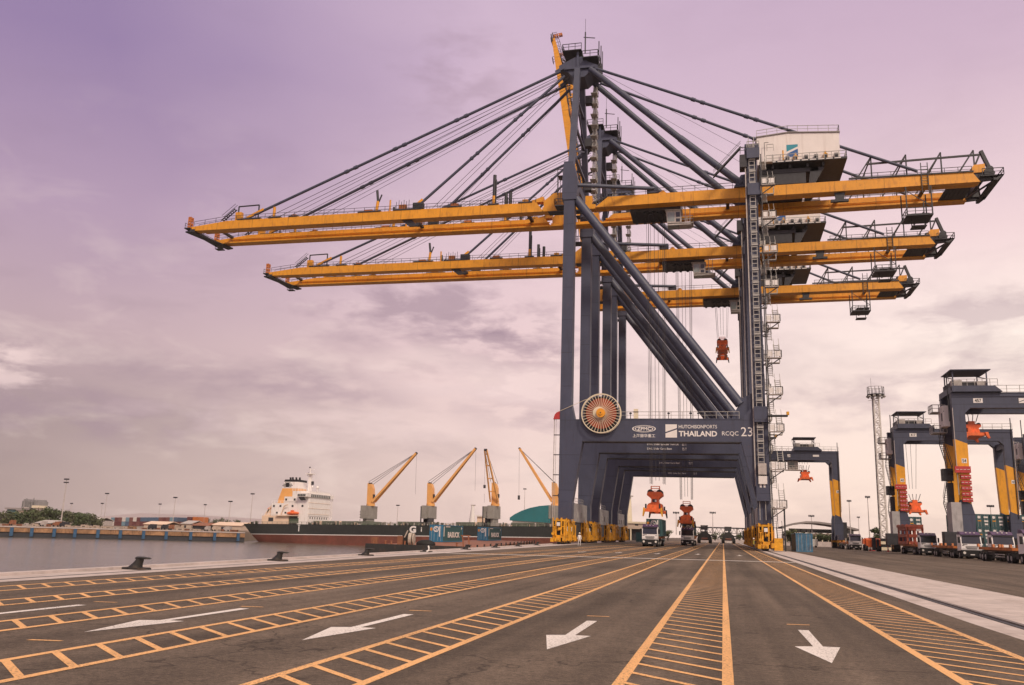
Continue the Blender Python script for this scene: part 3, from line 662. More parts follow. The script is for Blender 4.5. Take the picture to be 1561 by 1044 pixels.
    # members along the quay
    for xc, nm in ((XL, 'waterside_sill_beam'), (XR, 'landside_sill_beam')):
        b = MB().use(SILL).box(xc - .8, xc + .75, -YF + 1.9, YF - 1.9, 3.55, 6.6); b.use(DARK).box(xc - .55, xc + .55, -3.2, 3.2, 1.2, 3.5)
        b.use(STEEL)
        for yy in (-6, -2, 2, 6): b.box(xc + .76, xc + .9, yy - .2, yy + .2, 4.2, 5.2)
        o = b.build(nm, t); r = MB().use(STEEL); r.rail([(xc, -YF + 2, 6.6), (xc, YF - 2, 6.6)], 1.0, 2.2, .03); r.build('handrail', o)
        wheel_set(t, -15.1, -4.9, xc); wheel_set(t, 4.9, 15.1, xc)
    for xc in (XL, 5.75):
        b = MB().use(NAVY).box(xc - .7, xc + .7, -YF + 1.95, YF - 1.95, 61.6, 63.2)
        for yy in (-5.2, -4.0, 4.0, 5.2): b.box(xc - .5, xc + .5, yy - .12, yy + .12, 59.9, 61.6)
        b.build('upper_cross_beam', t)
    b = MB().use(NAVY)
    for zz in (68, 74, 80): k = (86.5 - zz) / 26.5; w = 2.7 + 7.1 * k; b.beam((-24.6, -w, zz), (-24.6, w, zz), .45)
    for za, zb in ((68, 74), (80, 74)): b.beam((-24.6, -(2.7 + 7.1 * (86.5 - za) / 26.5), za), (-24.6, (2.7 + 7.1 * (86.5 - zb) / 26.5), zb), .3)
    b.build('mast_cross_bracing', t)
    # apex head
    b = MB().use(NAVY); b.prism([(-28.3, 87.0), (-26.6, 86.5), (-25.6, 85.3), (-23.5, 85.3), (-22.4, 86.3), (-20.9, 86.5), (-20.9, 87.4), (-22.8, 88.3), (-24.0, 89.5), (-25.4, 89.5), (-28.4, 88.0)], 'y', -2.4, 2.4)
    for yy in (-2.6, 2.6):
        b.box(-25.0, -24.6, yy - .12, yy + .12, 85, 90.4); b.prism([(-28.9, 86.2), (-27.2, 87.2), (-27.4, 87.7), (-29.1, 86.8)], 'y', yy - .25, yy + .25); b.prism([(-27.4, 86.9), (-21.6, 86.9), (-21.6, 87.2), (-27.4, 87.2)], 'y', yy - .2, yy + .2)
    for yy in (-1.8, -.8, .8, 1.8): b.tube((-26.9, yy - .12, 88.3), (-26.9, yy + .12, 88.3), .55, 14); b.tube((-22.6, yy - .12, 87.9), (-22.6, yy + .12, 87.9), .5, 14)
    ah = b.build('apex_head', t)
    b = MB().use(DARK); b.box(-27.6, -24.0, -3.4, 3.4, 90.4, 90.55); b.box(-23.8, -20.9, -3.4, 3.4, 88.7, 88.85)
    for pts in ([(-27.6, -3.4, 90.55), (-24, -3.4, 90.55)], [(-27.6, 3.4, 90.55), (-24, 3.4, 90.55)], [(-27.6, -3.4, 90.55), (-27.6, 3.4, 90.55)], [(-23.8, -3.4, 88.85), (-20.9, -3.4, 88.85)], [(-20.9, -3.4, 88.85), (-20.9, 3.4, 88.85)], [(-23.8, 3.4, 88.85), (-20.9, 3.4, 88.85)]): b.rail(pts, 1.2, 1.2, .05)
    for x, z0, z1, r in ((-23.4, 90, 94.4, .13), (-20.8, 87.2, 92.2, .1), (-20.4, 86.4, 91.2, .1), (-20.1, 86, 90, .08), (-23.4, 94, 97.2, .035)): b.tube((x, -2.6, z0), (x, -2.6, z1), r, 6)
    b.beam((-23.8, -2.2, 93.6), (-21.6, -2.2, 93.2), .12); b.box(-20.9, -20.3, -2.9, -2.2, 84.6, 87)
    b.build('apex_platform', ah)
    # ladder tower down the mast
    b = MB().use(STEEL)
    for i in range(11):
        z = 62 + i * 2.2; b.box(-22.9, -21.7, 1.6, 3.6, z, z + .1); b.rail([(-21.7, 1.6, z + .1), (-21.7, 3.6, z + .1)], 1.0, 1, .04); b.stair((-22.2, 1.8, z), (-22.2, 3.4, z + 2.2), .6, 7)
        if i % 4 == 1: b.use(DARK).box(-23.9, -22.6, 1.4, 2.6, z, z + 1.6); b.use(STEEL)
    b.build('mast_ladder', t)
    # fixed girder over the quay
    b = MB().use(YEL)
    for s in (-1, 1):
        ya, yb = (-5.05, -3.3) if s < 0 else (3.3, 5.05)
        b.prism([(-20.9, 58.15), (41.3, 58.8), (40.2, 60.55), (-18.6, 60.0)], 'y', ya, yb)
        b.box(-30.4, -20.8, ya, yb, 57.95, 58.75)
        yi, yo = (-3.3, -2.85) if s < 0 else (2.85, 3.3)
        b.prism([(-30.4, 58.0), (41, 58.75), (41, 59.05), (-30.4, 58.3)], 'y', yi, yo); b.prism([(-20, 58.85), (40.8, 59.5), (40.8, 59.65), (-20, 59.0)], 'y', yi + (.15 if s < 0 else 0), yo - (0 if s < 0 else .15))
        b.prism([(-9.9, 60.1), (-8.3, 60.1), (-9.0, 60.75)], 'y', ya + .2, yb - .2)
        b.prism([(-30.2, 58.75), (-26.2, 58.75), (-26.0, 61.5), (-28.4, 61.4), (-30.2, 60.0)], 'y', ya + .2, yb - .2)
        b.prism([(-33.8, 59.78), (-30.3, 59.9), (-30.3, 60.9)], 'y', ya + .2, yb - .2) if not raised else None
        b.box(-22.6, -21.4, ya, yb, 58.75, 60.4)
    b.use(DARK)
    for xx in (-27, -12, 2, 20.5, 34): b.box(xx - .3, xx + .3, -3.28, 3.28, 59.6 + xx * .01, 59.9 + xx * .01)
    b.prism([(19.2, 58.5), (20.9, 58.5), (20.6, 56.9), (19.5, 56.9)], 'y', -4.6, -4.2); b.box(18.6, 21.4, -4.7, -4.1, 56.9, 57.3)
    g = b.build('main_girder', t)
    for yy in (-5.0, 3.35, 5.0):
        MB().use(DARK).rail([(-18.3, yy, 60.0), (7, yy, 60.26)], 1.0, 2.1, .04).build('handrail', g); MB().use(DARK).rail([(22, yy, 60.4), (40.2, yy, 60.55)], 1.0, 2.1, .04).build('handrail', g)
    MB().use(DARK).rail([(-29, -3.6, 58.8), (-20, -3.6, 58.8)], 1.0, 1.5, .04).build('handrail', g); MB().use(DARK).stair((-21.8, -4.6, 58.8), (-18.6, -4.6, 60.2), .7, 6, (0, 1, 0)).build('girder_stair', g)
    MB().use(DARK).box(21.5, 40.4, -5.25, -4.9, 60.5, 60.72).build('cable_tray', g); MB().use(DARK).box(-29.2, -23, -5.6, -3.9, 57.5, 57.65).build('hinge_walkway', g)
    # cable festoon frames behind the house
    b = MB().use(DARK)
    for xx in (25.2, 30.6, 35.9, 40.8):
        for yy in (-4.4, 4.4): b.beam((xx - 2.6, yy, 60.4), (xx, yy, 64.5), .2); b.beam((xx, yy, 60.4), (xx, yy, 64.5), .2)
        b.beam((xx, -4.4, 64.5), (xx, 4.4, 64.5), .18)
    for yy in (-4.4, 4.4): b.beam((24.4, yy, 63.3), (41.6, yy, 63.7), .28)
    b.build('festoon_frame', t)
    # landside end of the girder
    b = MB().use(DARK)
    for yy in (-4.4, 4.4):
        b.prism([(40.9, 59.0), (43.2, 59.2), (43.7, 60.4), (43.2, 61.2), (41.6, 61.2), (40.4, 60.6)], 'y', yy - .3, yy + .3); b.beam((43.0, yy, 61.0), (41.9, yy, 64.3), .62, .5); b.beam((41.9, yy, 64.2), (40.6, yy, 61.2), .26); b.tube((42.9, yy - .35, 61.0), (42.9, yy + .35, 61.0), .6, 16)
    b.box(43.7, 44.7, -5.4, 5.4, 59.6, 59.75); b.box(41.3, 44.7, -5.4, -3.8, 59.6, 59.75); b.box(41.3, 44.7, 3.8, 5.4, 59.6, 59.75); b.box(42.0, 42.6, -5.0, 5.0, 60.0, 60.8); b.beam((41.2, -3.8, 59.3), (43.6, 3.8, 59.3), .24); b.beam((41.2, 3.8, 59.3), (43.6, -3.8, 59.3), .24); b.box(43.2, 43.6, -5.2, 5.2, 58.9, 59.3)
    b.prism([(43.2, 58.9), (43.7, 58.9), (44.6, 59.6), (44.1, 59.6)], 'y', -5.3, -4.9); b.prism([(43.2, 58.9), (43.7, 58.9), (44.6, 59.6), (44.1, 59.6)], 'y', 4.9, 5.3)
    b.rail([(41.6, -5.4, 59.75), (44.7, -5.4, 59.75), (44.7, 5.4, 59.75)], 1.1, 1.3, .05)
    eg = MB().use(DARK).box(36.8, 40.6, -2.84, 2.84, 58.92, 59.0); [eg.beam((36.8 + k * .63, -2.8, 58.9), (36.8 + k * .63, 2.8, 58.9), .1) for k in range(7)]; eg.build('end_grating', t)
    b.use(YEL).prism([(39.5, 60.4), (42.2, 60.5), (42.2, 61.9), (40.6, 61.8)], 'y', -4.9, -4.0)
    b.build('girder_end_frame', t); b = MB().use(DARK)
    for z in (58.9, 59.5, 60.1, 60.7, 61.3, 61.9): b.beam((32.6, -5.25, z), (33.6, -5.25, z), .08)
    b.beam((32.6, -5.2, 57.4), (32.6, -5.2, 62.6), .12); b.beam((33.6, -5.2, 57.4), (33.6, -5.2, 62.6), .12)
    b.build('girder_ladder', t)
    b = MB().use(DARK)                                  # hanging service platform
    b.box(30.0, 34.0, -5.2, -1.0, 53.6, 53.85); b.box(31.6, 34.4, -1.0, 2.4, 55.2, 55.45); b.beam((32, -1, 53.7), (33.4, -1, 55.4), 1.6, .25)
    for x, y in ((30.1, -5.1), (33.9, -5.1), (30.1, -1.1), (33.9, -1.1)): b.beam((x, y, 53.7), (x, y, 58.6), .18)
    b.beam((30.1, -5.1, 58), (33.9, -5.1, 55), .1); b.beam((34.3, 2.3, 55.4), (34.3, 2.3, 58.6), .16)
    b.rail([(30.1, -5.1, 53.85), (33.9, -5.1, 53.85)], 1.1, 1.2, .05); b.rail([(30.1, -5.1, 53.85), (30.1, -1.1, 53.85)], 1.1, 1.2, .05); b.rail([(31.7, 2.3, 55.45), (34.3, 2.3, 55.45)], 1.1, 1.2, .05)
    b.box(31, 33.2, -4, -2, 52.2, 52.35); b.beam((31.1, -3, 52.3), (31.1, -3, 53.7), .12); b.beam((33.1, -3, 52.3), (33.1, -3, 53.7), .12)
    b.build('service_platform', t)
    # machinery house on its outrigger deck
    b = MB().use(HOUSE); b.prism([(7.0, 64.25), (20.4, 64.25), (20.4, 69.2), (12.1, 69.75), (7.0, 69.3)], 'y', -4.75, 5.2)
    h = b.build('machinery_house', t)
    rf = MB().use(ROOFG); rf.prism([(6.85, 69.32), (12.1, 69.8), (20.55, 69.25), (20.55, 69.4), (12.1, 69.96), (6.85, 69.48)], 'y', -4.95, 5.4)
    rf.use(STEEL).rail([(7, -4.8, 69.45), (12.1, -4.8, 69.95), (20.4, -4.8, 69.4)], 1.15, 1.7, .04); rf.rail([(7, 5.2, 69.45), (12.1, 5.2, 69.95), (20.4, 5.2, 69.4)], 1.15, 1.7, .04); rf.rail([(20.4, -4.8, 69.4), (20.4, 5.2, 69.4)], 1.15, 1.7, .04)
    rf.build('roof', h)
    lg = MB().use(LOGOT).add([(11.85, -4.765, 67.6), (11.85, -4.765, 66.35), (13.7, -4.765, 67.2), (13.7, -4.765, 67.6)], [(0, 1, 2, 3)])
    lg.use(LOGOB).add([(11.85, -4.765, 65.95), (11.85, -4.765, 65.3), (13.7, -4.765, 65.3), (13.7, -4.765, 66.8)], [(0, 1, 2, 3)])
    lg.build('logo', h)
    dk = MB().use(DARK); dk.box(8.4, 21.3, -6.2, 6.6, 63.85, 64.2)
    for xx in (9.5, 12.3, 15.1, 17.6): dk.box(xx - .2, xx + .2, -5.3, 5.3, 63.2, 63.85)
    dk.box(7.4, 16.8, -4.9, 4.9, 62.5, 63.2); dk.prism([(15.2, 60.4), (16.2, 60.4), (17.8, 63.2), (15.6, 63.2)], 'y', -4.9, -4.0); dk.prism([(15.2, 60.4), (16.2, 60.4), (17.8, 63.2), (15.6, 63.2)], 'y', 4.0, 4.9); dk.box(7.4, 14.8, -4.8, 4.8, 60.5, 62.5)
    dk.use(STEEL).rail([(8.4, -6.1, 64.2), (21.2, -6.1, 64.2), (21.2, 6.5, 64.2)], 1.1, 1.2, .045)
    dk.use(WHITE)
    for i in range(9): dk.box(8.9 + i * 1.3, 9.9 + i * 1.3, -6.23, -6.2, 63.95, 64.1)
    dk.build('house_deck', h)
    for i, xx in enumerate((11.9, 13.2, 14.9, 16.5, 18.0, 19.7)):
        vb = MB()
        vb.use(YEL2 if i in (1, 4) else SILL).box(xx - .32, xx + .32, -5.6, -4.9, 64.25, 65.25); vb.use(DARK).box(xx - .25, xx + .25, -5.63, -5.6, 64.4, 65.1)
        if i in (1, 4): vb.use(YEL2).box(xx - .15, xx + .15, -5.5, -5.1, 65.25, 65.7)
        vb.build('ventilator_box', h)
    vb = MB(); vb.use(YEL2).tube((11.2, -5.5, 64.2), (11.2, -5.5, 66.3), .13, 6); vb.use(DARK).tube((8.2, -5.4, 64.2), (8.2, -5.4, 68), .05, 5); vb.tube((8.2, -5.4, 68), (8.9, -5.4, 68), .05, 5); vb.build('lamp_pole', h)
    # trolley, cabin and ropes
    tr = MB().use(DARK); tr.box(trolley - 4.4, trolley + 4.4, -3.1, 3.1, 57.7, 58.5); tr.box(trolley - 3.6, trolley + 3.4, -2.8, 2.8, 58.5, 59.5)
    for k in range(6): tr.box(trolley - 4 + k * 1.5, trolley - 3.5 + k * 1.5, -3.15, 3.15, 57.5, 57.7)
    for xx in (-2, -.7, .7, 2): tr.tube((trolley + xx, -2.2, 57.9), (trolley + xx, -1.8, 57.9), .6, 14); tr.tube((trolley + xx, 1.8, 57.9), (trolley + xx, 2.2, 57.9), .6, 14)
    tro = tr.build('trolley', t)
    cb = MB().use(PALE); cx = trolley + 3.6
    cb.prism([(cx - 1.7, 57.3), (cx - 1.5, 55.2), (cx + .9, 55.2), (cx + .9, 57.5), (cx - 1.7, 57.5)], 'y', -3.1, -.6)
    cb.box(cx + .9, cx + 2.9, -3.1, -.4, 55.1, 55.25); cb.box(cx - 1.9, cx + 1.1, -3.3, -.4, 57.5, 57.65)
    cb.rail([(cx + .9, -3.1, 55.25), (cx + 2.9, -3.1, 55.25), (cx + 2.9, -.5, 55.25)], 1.1, .8, .045); cb.box(cx - 1.5, cx + 2.6, -3.0, -.6, 54.85, 55.1)
    for xx in (-1.2, 1.6, 2.4): cb.beam((cx + xx, -2.9, 55.2), (cx + xx, -2.9, 58.2), .12)
    cab = cb.build('operator_cabin', tro)
    gl = MB().use(GLASSL); gl.box(cx - 1.45, cx - .25, -3.13, -3.1, 55.5, 57.2); gl.use(GLASS); gl.box(cx, cx + .7, -3.13, -3.1, 56.3, 57.2); gl.box(cx, cx + .7, -3.13, -3.1, 55.4, 56.0); gl.use(GLASSL); gl.box(cx - 1.4, cx + .5, -3.0, -.8, 54.82, 54.85)
    gl.build('cabin_window', cab)
    rp = MB().use(ROPE)
    for xx in (-1.6, -1.25, 1.25, 1.6):
        for yy in (-2, 2): rp.tube((trolley + xx, yy, 57.8), (trolley + xx * .75, yy * .55, hoist_z), .03, 4, cap=False)
    for xx in (-.4, .3): rp.tube((trolley + xx, 0, 57.6), (trolley + xx * .8, 0, hoist_z + .6), .035, 4, cap=False)
    rp.build('hoist_rope', tro)
    # boom, with slack ropes to the apex
    bo = boom_part(t, -30.4, 58.9)
    if raised: bo.rotation_euler = (0, R(81.5), 0); bo.scale = (1.035, 1, 1)
    else:
        rp = MB().use(ROPE)
        for yy in (-2.2, -1.2, 1.2, 2.2):
            rp.tube((-27.4, yy, 86.4), (-86.2, yy * 1.6, 60.4), .055, 4, cap=False); rp.tube((-27.4, yy * 1.1, 85.9), (-81.5, yy * 1.6, 60.4), .045, 4, cap=False); rp.tube((-26.6, yy, 85.6), (-51.8, yy * 1.6, 60.4), .045, 4, cap=False)
        rp.tube((-27.4, -2.4, 86.9), (-86.6, -4.2, 61.6), .03, 4, cap=False)
        rp.build('boom_hoist_rope', t)
    rp = MB().use(ROPE)
    for yy in (-2, 2): rp.tube((-22, yy, 87), (7.2, yy * 1.6, 66.5), .03, 4, cap=False)
    rp.build('tail_rope', t)
    # access tower on the landside leg
    b = MB().use(NAVY); y0 = -YF - .28
    for z0, z1 in ((7.3, 8.6), (8.6, 11.0), (19.2, 21.6), (56.2, 58.2), (62.6, 64.4)): b.box(5.0, 7.0, -YF - 1.0, -YF - .26, z0, z1)
    b.use(STEEL)
    for xx in (5.45, 6.3): b.beam((xx, -YF - .5, 4.5), (xx - .1, -YF - .5, 66.5), .1)
    for i in range(78): z = 11 + i * .7; b.box(5.4, 6.3, -YF - .56, -YF - .46, z, z + .12)
    for i in range(26): z = 12 + i * 2.1; b.box(5.35, 6.35, -YF - .66, -YF - .4, z, z + .28)
    b.use(PALE).beam((4.95, -YF - .35, 9.5), (4.75, -YF - .35, 63), .17, .17); b.box(5.35, 6.55, -YF - 1.4, -YF - .3, 11.2, 12.9)
    b.use(WHITE).box(5.35, 6.6, -YF - 1.3, -YF - .5, 9.8, 11.0); b.use(STEEL).rail([(5.1, -YF - .9, 64.4), (7.0, -YF - .9, 64.4)], 1.1, .9, .05)
    b.use(WHITE).box(5.5, 5.8, -YF - 1.03, -YF - 1.0, 9.3, 10.4); b.box(6.05, 6.35, -YF - 1.03, -YF - 1.0, 9.3, 10.4)
    b.use(DARK).rail([(4.0, -YF - .6, 63.6), (5, -YF - .6, 63.6)], 1.1, .8, .05); b.box(3.9, 5, -YF - .7, -YF + 1.5, 61.2, 63.4); b.stair((-0.4, -8.5, 61), (4.2, -8.5, 66.0), .8, 14, (0, 1, 0))
    b.build('lift_mast', t)
    b = MB(); z = 3.5; flip = 0
    while z < 63:
        lo = 2.85
        xa = 7.6 if not flip else 8.75
        b.use(STEEL).stair((xa, -11.4, z), (xa, -8.2, z + lo), .78, 8)
        if flip:
            b.use(PALE).box(7.15, 9.3, -12.3, -11.4, z - .12, z); b.use(STEEL).rail([(7.2, -12.3, z), (9.3, -12.3, z), (9.3, -11.4, z)], 1.1, .72, .045); b.use(WHITE).box(7.3, 8.0, -12.34, -12.31, z + .15, z + .95); b.box(8.35, 9.1, -12.34, -12.31, z + .15, z + .95)
            b.use(DARK).beam((7.0, -11.8, z - 1.6), (9.1, -11.8, z - .1), .14)
        else:
            b.use(PALE).box(7.15, 9.3, -8.2, -7.3, z + lo - .12, z + lo); b.use(STEEL).rail([(9.3, -8.2, z + lo), (9.3, -7.3, z + lo)], 1.1, .9, .05); b.rail([(8.2, -12.3, z + lo), (9.2, -12.3, z + lo)], 1.1, .9, .045)
        z += lo; flip ^= 1
    b.use(DARK)
    for yy in (-12.0, -7.6): b.beam((7.2, yy, .1), (7.2, yy, 63), .16)
    b.beam((8.9, -12.0, .05), (8.9, -12.0, 7), .22); b.beam((7.3, -11.4, .2), (7.3, -8.2, 3.5), .1)
    b.stair((8.3, -11.6, .2), (8.3, -8.3, 3.5), .8, 12); b.box(7.15, 9.3, -8.2, -7.3, 3.4, 3.5); b.box(7.0, 9.9, -12.5, -11.3, 20.0, 20.2); b.use(YEL2).box(9.7, 10.1, -12.4, -12.0, 20.2, 20.7)
    b.use(YEL2).box(7.15, 8.35, -15.2, -13.9, .15, 1.9)
    b.build('stair_tower', t)
    # cable reel on the waterside leg
    cxr, czr = -18.55, 20.55
    b = MB().use(REELRED); b.tube((cxr, -YF - 1.05, czr), (cxr, -YF - .55, czr), 2.45, 48); b.use(BLACK); b.ring((cxr, czr), 2.75, 2.3, -YF - 1.0, -YF - .6, 56)
    rl_ = b.build('cable_reel', t)
    b = MB().use(CREAM); b.ring((cxr, czr), 3.18, 3.04, -YF - 1.3, -YF - 1.2, 72); b.ring((cxr, czr), 3.18, 3.08, -YF - .5, -YF - .4, 72)
    for i in range(36):
        a = 2 * math.pi * i / 36; b.beam((cxr + .7 * math.cos(a), -YF - 1.22, czr + .7 * math.sin(a)), (cxr + 3.1 * math.cos(a), -YF - 1.22, czr + 3.1 * math.sin(a)), .07, .1, (0, 1, 0))
    b.build('reel_spokes', rl_)
    b = MB().use(YEL).tube((cxr, -YF - 1.8, czr), (cxr, -YF - 1.2, czr), .72, 24); b.tube((cxr, -YF - 1.95, czr), (cxr, -YF - 1.8, czr), .35, 20); b.use(DARK).tube((cxr, -YF - 2.0, czr), (cxr, -YF - 1.95, czr), .1, 12); b.use(CREAM).tube((cxr - .35, -YF - 1.3, czr + .1), (cxr - .35, -YF - 1.18, czr + .1), .95, 20); b.build('reel_hub', rl_)
    b = MB().use(REDD)
    b.prism([(-25.45, 19.75), (-26.5, 19.75), (-26.25, 20.55), (-25.95, 20.85), (-25.45, 21.05)], 'y', -YF - .1, -YF + .4)
    b.use(CREAM).tube((-25.9, -YF + .1, 20.9), (-21, -YF - .6, 22.9), .04, 5); b.build('cable_guide', t)
    b = MB().use(PALE).beam((-26.35, -YF + .2, 4.0), (-26.35, -YF + .2, 19.8), .11); b.beam((-26.05, -YF + .2, 4.0), (-26.05, -YF + .2, 19.8), .06)
    for z in (7.5, 10.8, 14, 17.2): b.use(DARK).beam((-26.4, -YF + .2, z), (-25.4, -YF + .2, z), .14)
    b.build('cable_conduit', t)
    # floodlights on the portal
    for xx in (-16.9, -14, -8, -4.6, -3.4): MB().use(DARK).tube((xx, -YF + .1, 19.85), (xx, -YF + .1, 20.9 + (xx % 1) * .4), .06, 6).box(xx - .2, xx + .2, -YF, -YF + .3, 20.6, 20.8).build('portal_lamp', t)
    MB().use(CREAM).box(-13.5, -12.8, -YF, -YF + .5, 19.85, 21.4).use(DARK).box(-13.6, -12.7, -YF - .03, -YF, 20.85, 20.98).build('control_box', t)
    # lettering on the portal faces
    yf = -YF
    def safe(y, z):
        text('S.W.L. Under Spreader Twin Lift', LETTER, t, -13.0, -7.4, y, z, z + .48, bold=.018); text('65 T', LETTER, t, -6.8, -6.0, y, z, z + .48, bold=.018)
        text('S.W.L. Under Cargo Beam', LETTER, t, -13.0, -8.6, y, z - .8, z - .32, bold=.018); text('75 T', LETTER, t, -6.8, -6.0, y, z - .8, z - .32, bold=.018)
    safe(YF - 1.97, 17.5)
    if near:
        e = MB().use(LETTER)
        for ro, ri in ((1.0, .9), (.78, .7)):
            e.ring((0, 0), ro, ri, yf - .03, yf - .012, 40)
        e.v = [(-11.86 + x * 1.86, y, 18.22 + z * .56) for x, y, z in e.v]
        e.build('emblem_ring', t)
        text('ZPMC', LETTER, t, -12.95, -10.75, yf, 17.95, 18.5, bold=.02)
        text('上海振华重工', LETTER, t, -13.65, -10.1, yf, 16.85, 17.4, bold=.012)
        l = MB().use(LETTER)
        for pl in ([(-8.5, 18.93), (-6.72, 18.93), (-6.72, 18.35), (-8.5, 17.72)], [(-8.5, 16.85), (-8.5, 17.5), (-6.72, 18.13), (-6.72, 16.85)]): l.prism(pl, 'y', yf - .03, yf - .012)
        l.build('logo', t)
        text('HUTCHISON', LETTER, t, -6.45, -2.62, yf, 18.3, 18.85, bold=.014); text('PORTS', LETTER, t, -2.52, -.6, yf, 18.3, 18.85, bold=0)
        text('THAILAND', LETTER, t, -6.45, -.6, yf, 17.05, 17.9, bold=.03); text('RCQC', LETTER, t, .15, 2.62, yf, 17.1, 17.85, bold=.0)
        text('23', LETTER, t, 3.0, 4.72, yf, 17.1, 18.5, bold=.0)
    return t
Y1, Y2, Y3 = 148.75, 179.75, 211.0
make_crane('nearest ship-to-shore crane, navy with orange-yellow boom, lettered 23 on its portal beam', Y1, -10.5, 10.2, near=True)
make_crane('middle ship-to-shore crane with lowered boom, standing between the two other quay cranes', Y2, -7.0, 9.0)
make_crane('farthest ship-to-shore crane, its orange boom raised almost upright', Y3, .8, 49.3, raised=True)
def spreader(x, y, ztop, label):
    t = thing('container_spreader', label, 'spreader', (x, y, ztop - 4.7), group='orange spreaders hanging from the cranes')
    b = MB().use(ORANGE); b.prism([(-1.25, .95), (1.25, .95), (1.15, 1.75), (.62, 2.0), (.55, 2.5), (.75, 2.75), (1.3, 3.15), (1.3, 3.45), (1.0, 3.75), (-1.0, 3.75), (-1.3, 3.45), (-1.3, 3.15), (-.75, 2.75), (-.55, 2.5), (-.62, 2.0), (-1.15, 1.75)], 'y', -1.5, 1.5)
    b.use(DARK).box(-.4, .3, -1.53, -1.5, 2.05, 2.55); b.use(WHITE).box(.02, .3, -1.55, -1.52, 2.1, 2.45)
    b.use(DARK)
    for xx in (-.75, .75):
        for yy in (-1.2, 1.2): b.tube((xx, yy - .2, 3.65), (xx, yy + .2, 3.65), .5, 16)
    b.build('headblock', t)
    k = MB().use(ORANGE)
    for xx in (-.7, .7):
        for yy in (-.5, .5): k.beam((xx, yy, 3.7), (xx, yy, 4.75), .09)
    for z in (3.95, 4.35, 4.72):
        for s in (-1, 1): k.beam((-.7, s * .5, z), (.7, s * .5, z), .07); k.beam((s * .7, -.5, z), (s * .7, .5, z), .07)
    k.build('cable_basket', t)
    f = MB().use(ORANGE)
    for xx in (-.75, .75): f.box(xx - .3, xx + .3, -5.9, 5.9, .5, .95)
    for yy in (-6.0, 6.0): f.box(-1.35, 1.35, yy - .3, yy + .3, .35, .85); f.box(-.9, .9, yy - .25, yy + .25, .85, 1.4)
    for yy in (-3, 3): f.box(-.9, .9, yy - .4, yy + .4, .95, 1.6)
    f.build('spreader_frame', t)
    for sx in (-1, 1):
        for sy in (-1, 1):
            g = MB().use(YEL2 if sy < 0 else DARK).prism([(sx * 1.25, 1.0), (sx * 1.5, 1.0), (sx * 1.62, -.35), (sx * 1.45, -.4), (sx * 1.25, .3)], 'y', sy * 6.1 - .25, sy * 6.1 + .25)
            g.use(DARK).tube((sx * 1.1, sy * 6, .9), (sx * 1.1, sy * 6, 1.6), .14, 8); g.build('corner_flipper', t)
    return t
spreader(-10.9, Y1, 9.8, 'orange spreader hanging empty above the left truck under the nearest crane')
spreader(-7.0, Y2, 8.6, 'orange spreader lowered onto the container of the right truck under the cranes')
spreader(.75, Y3, 49.2, 'small orange spreader hoisted high under the farthest crane against the sky')
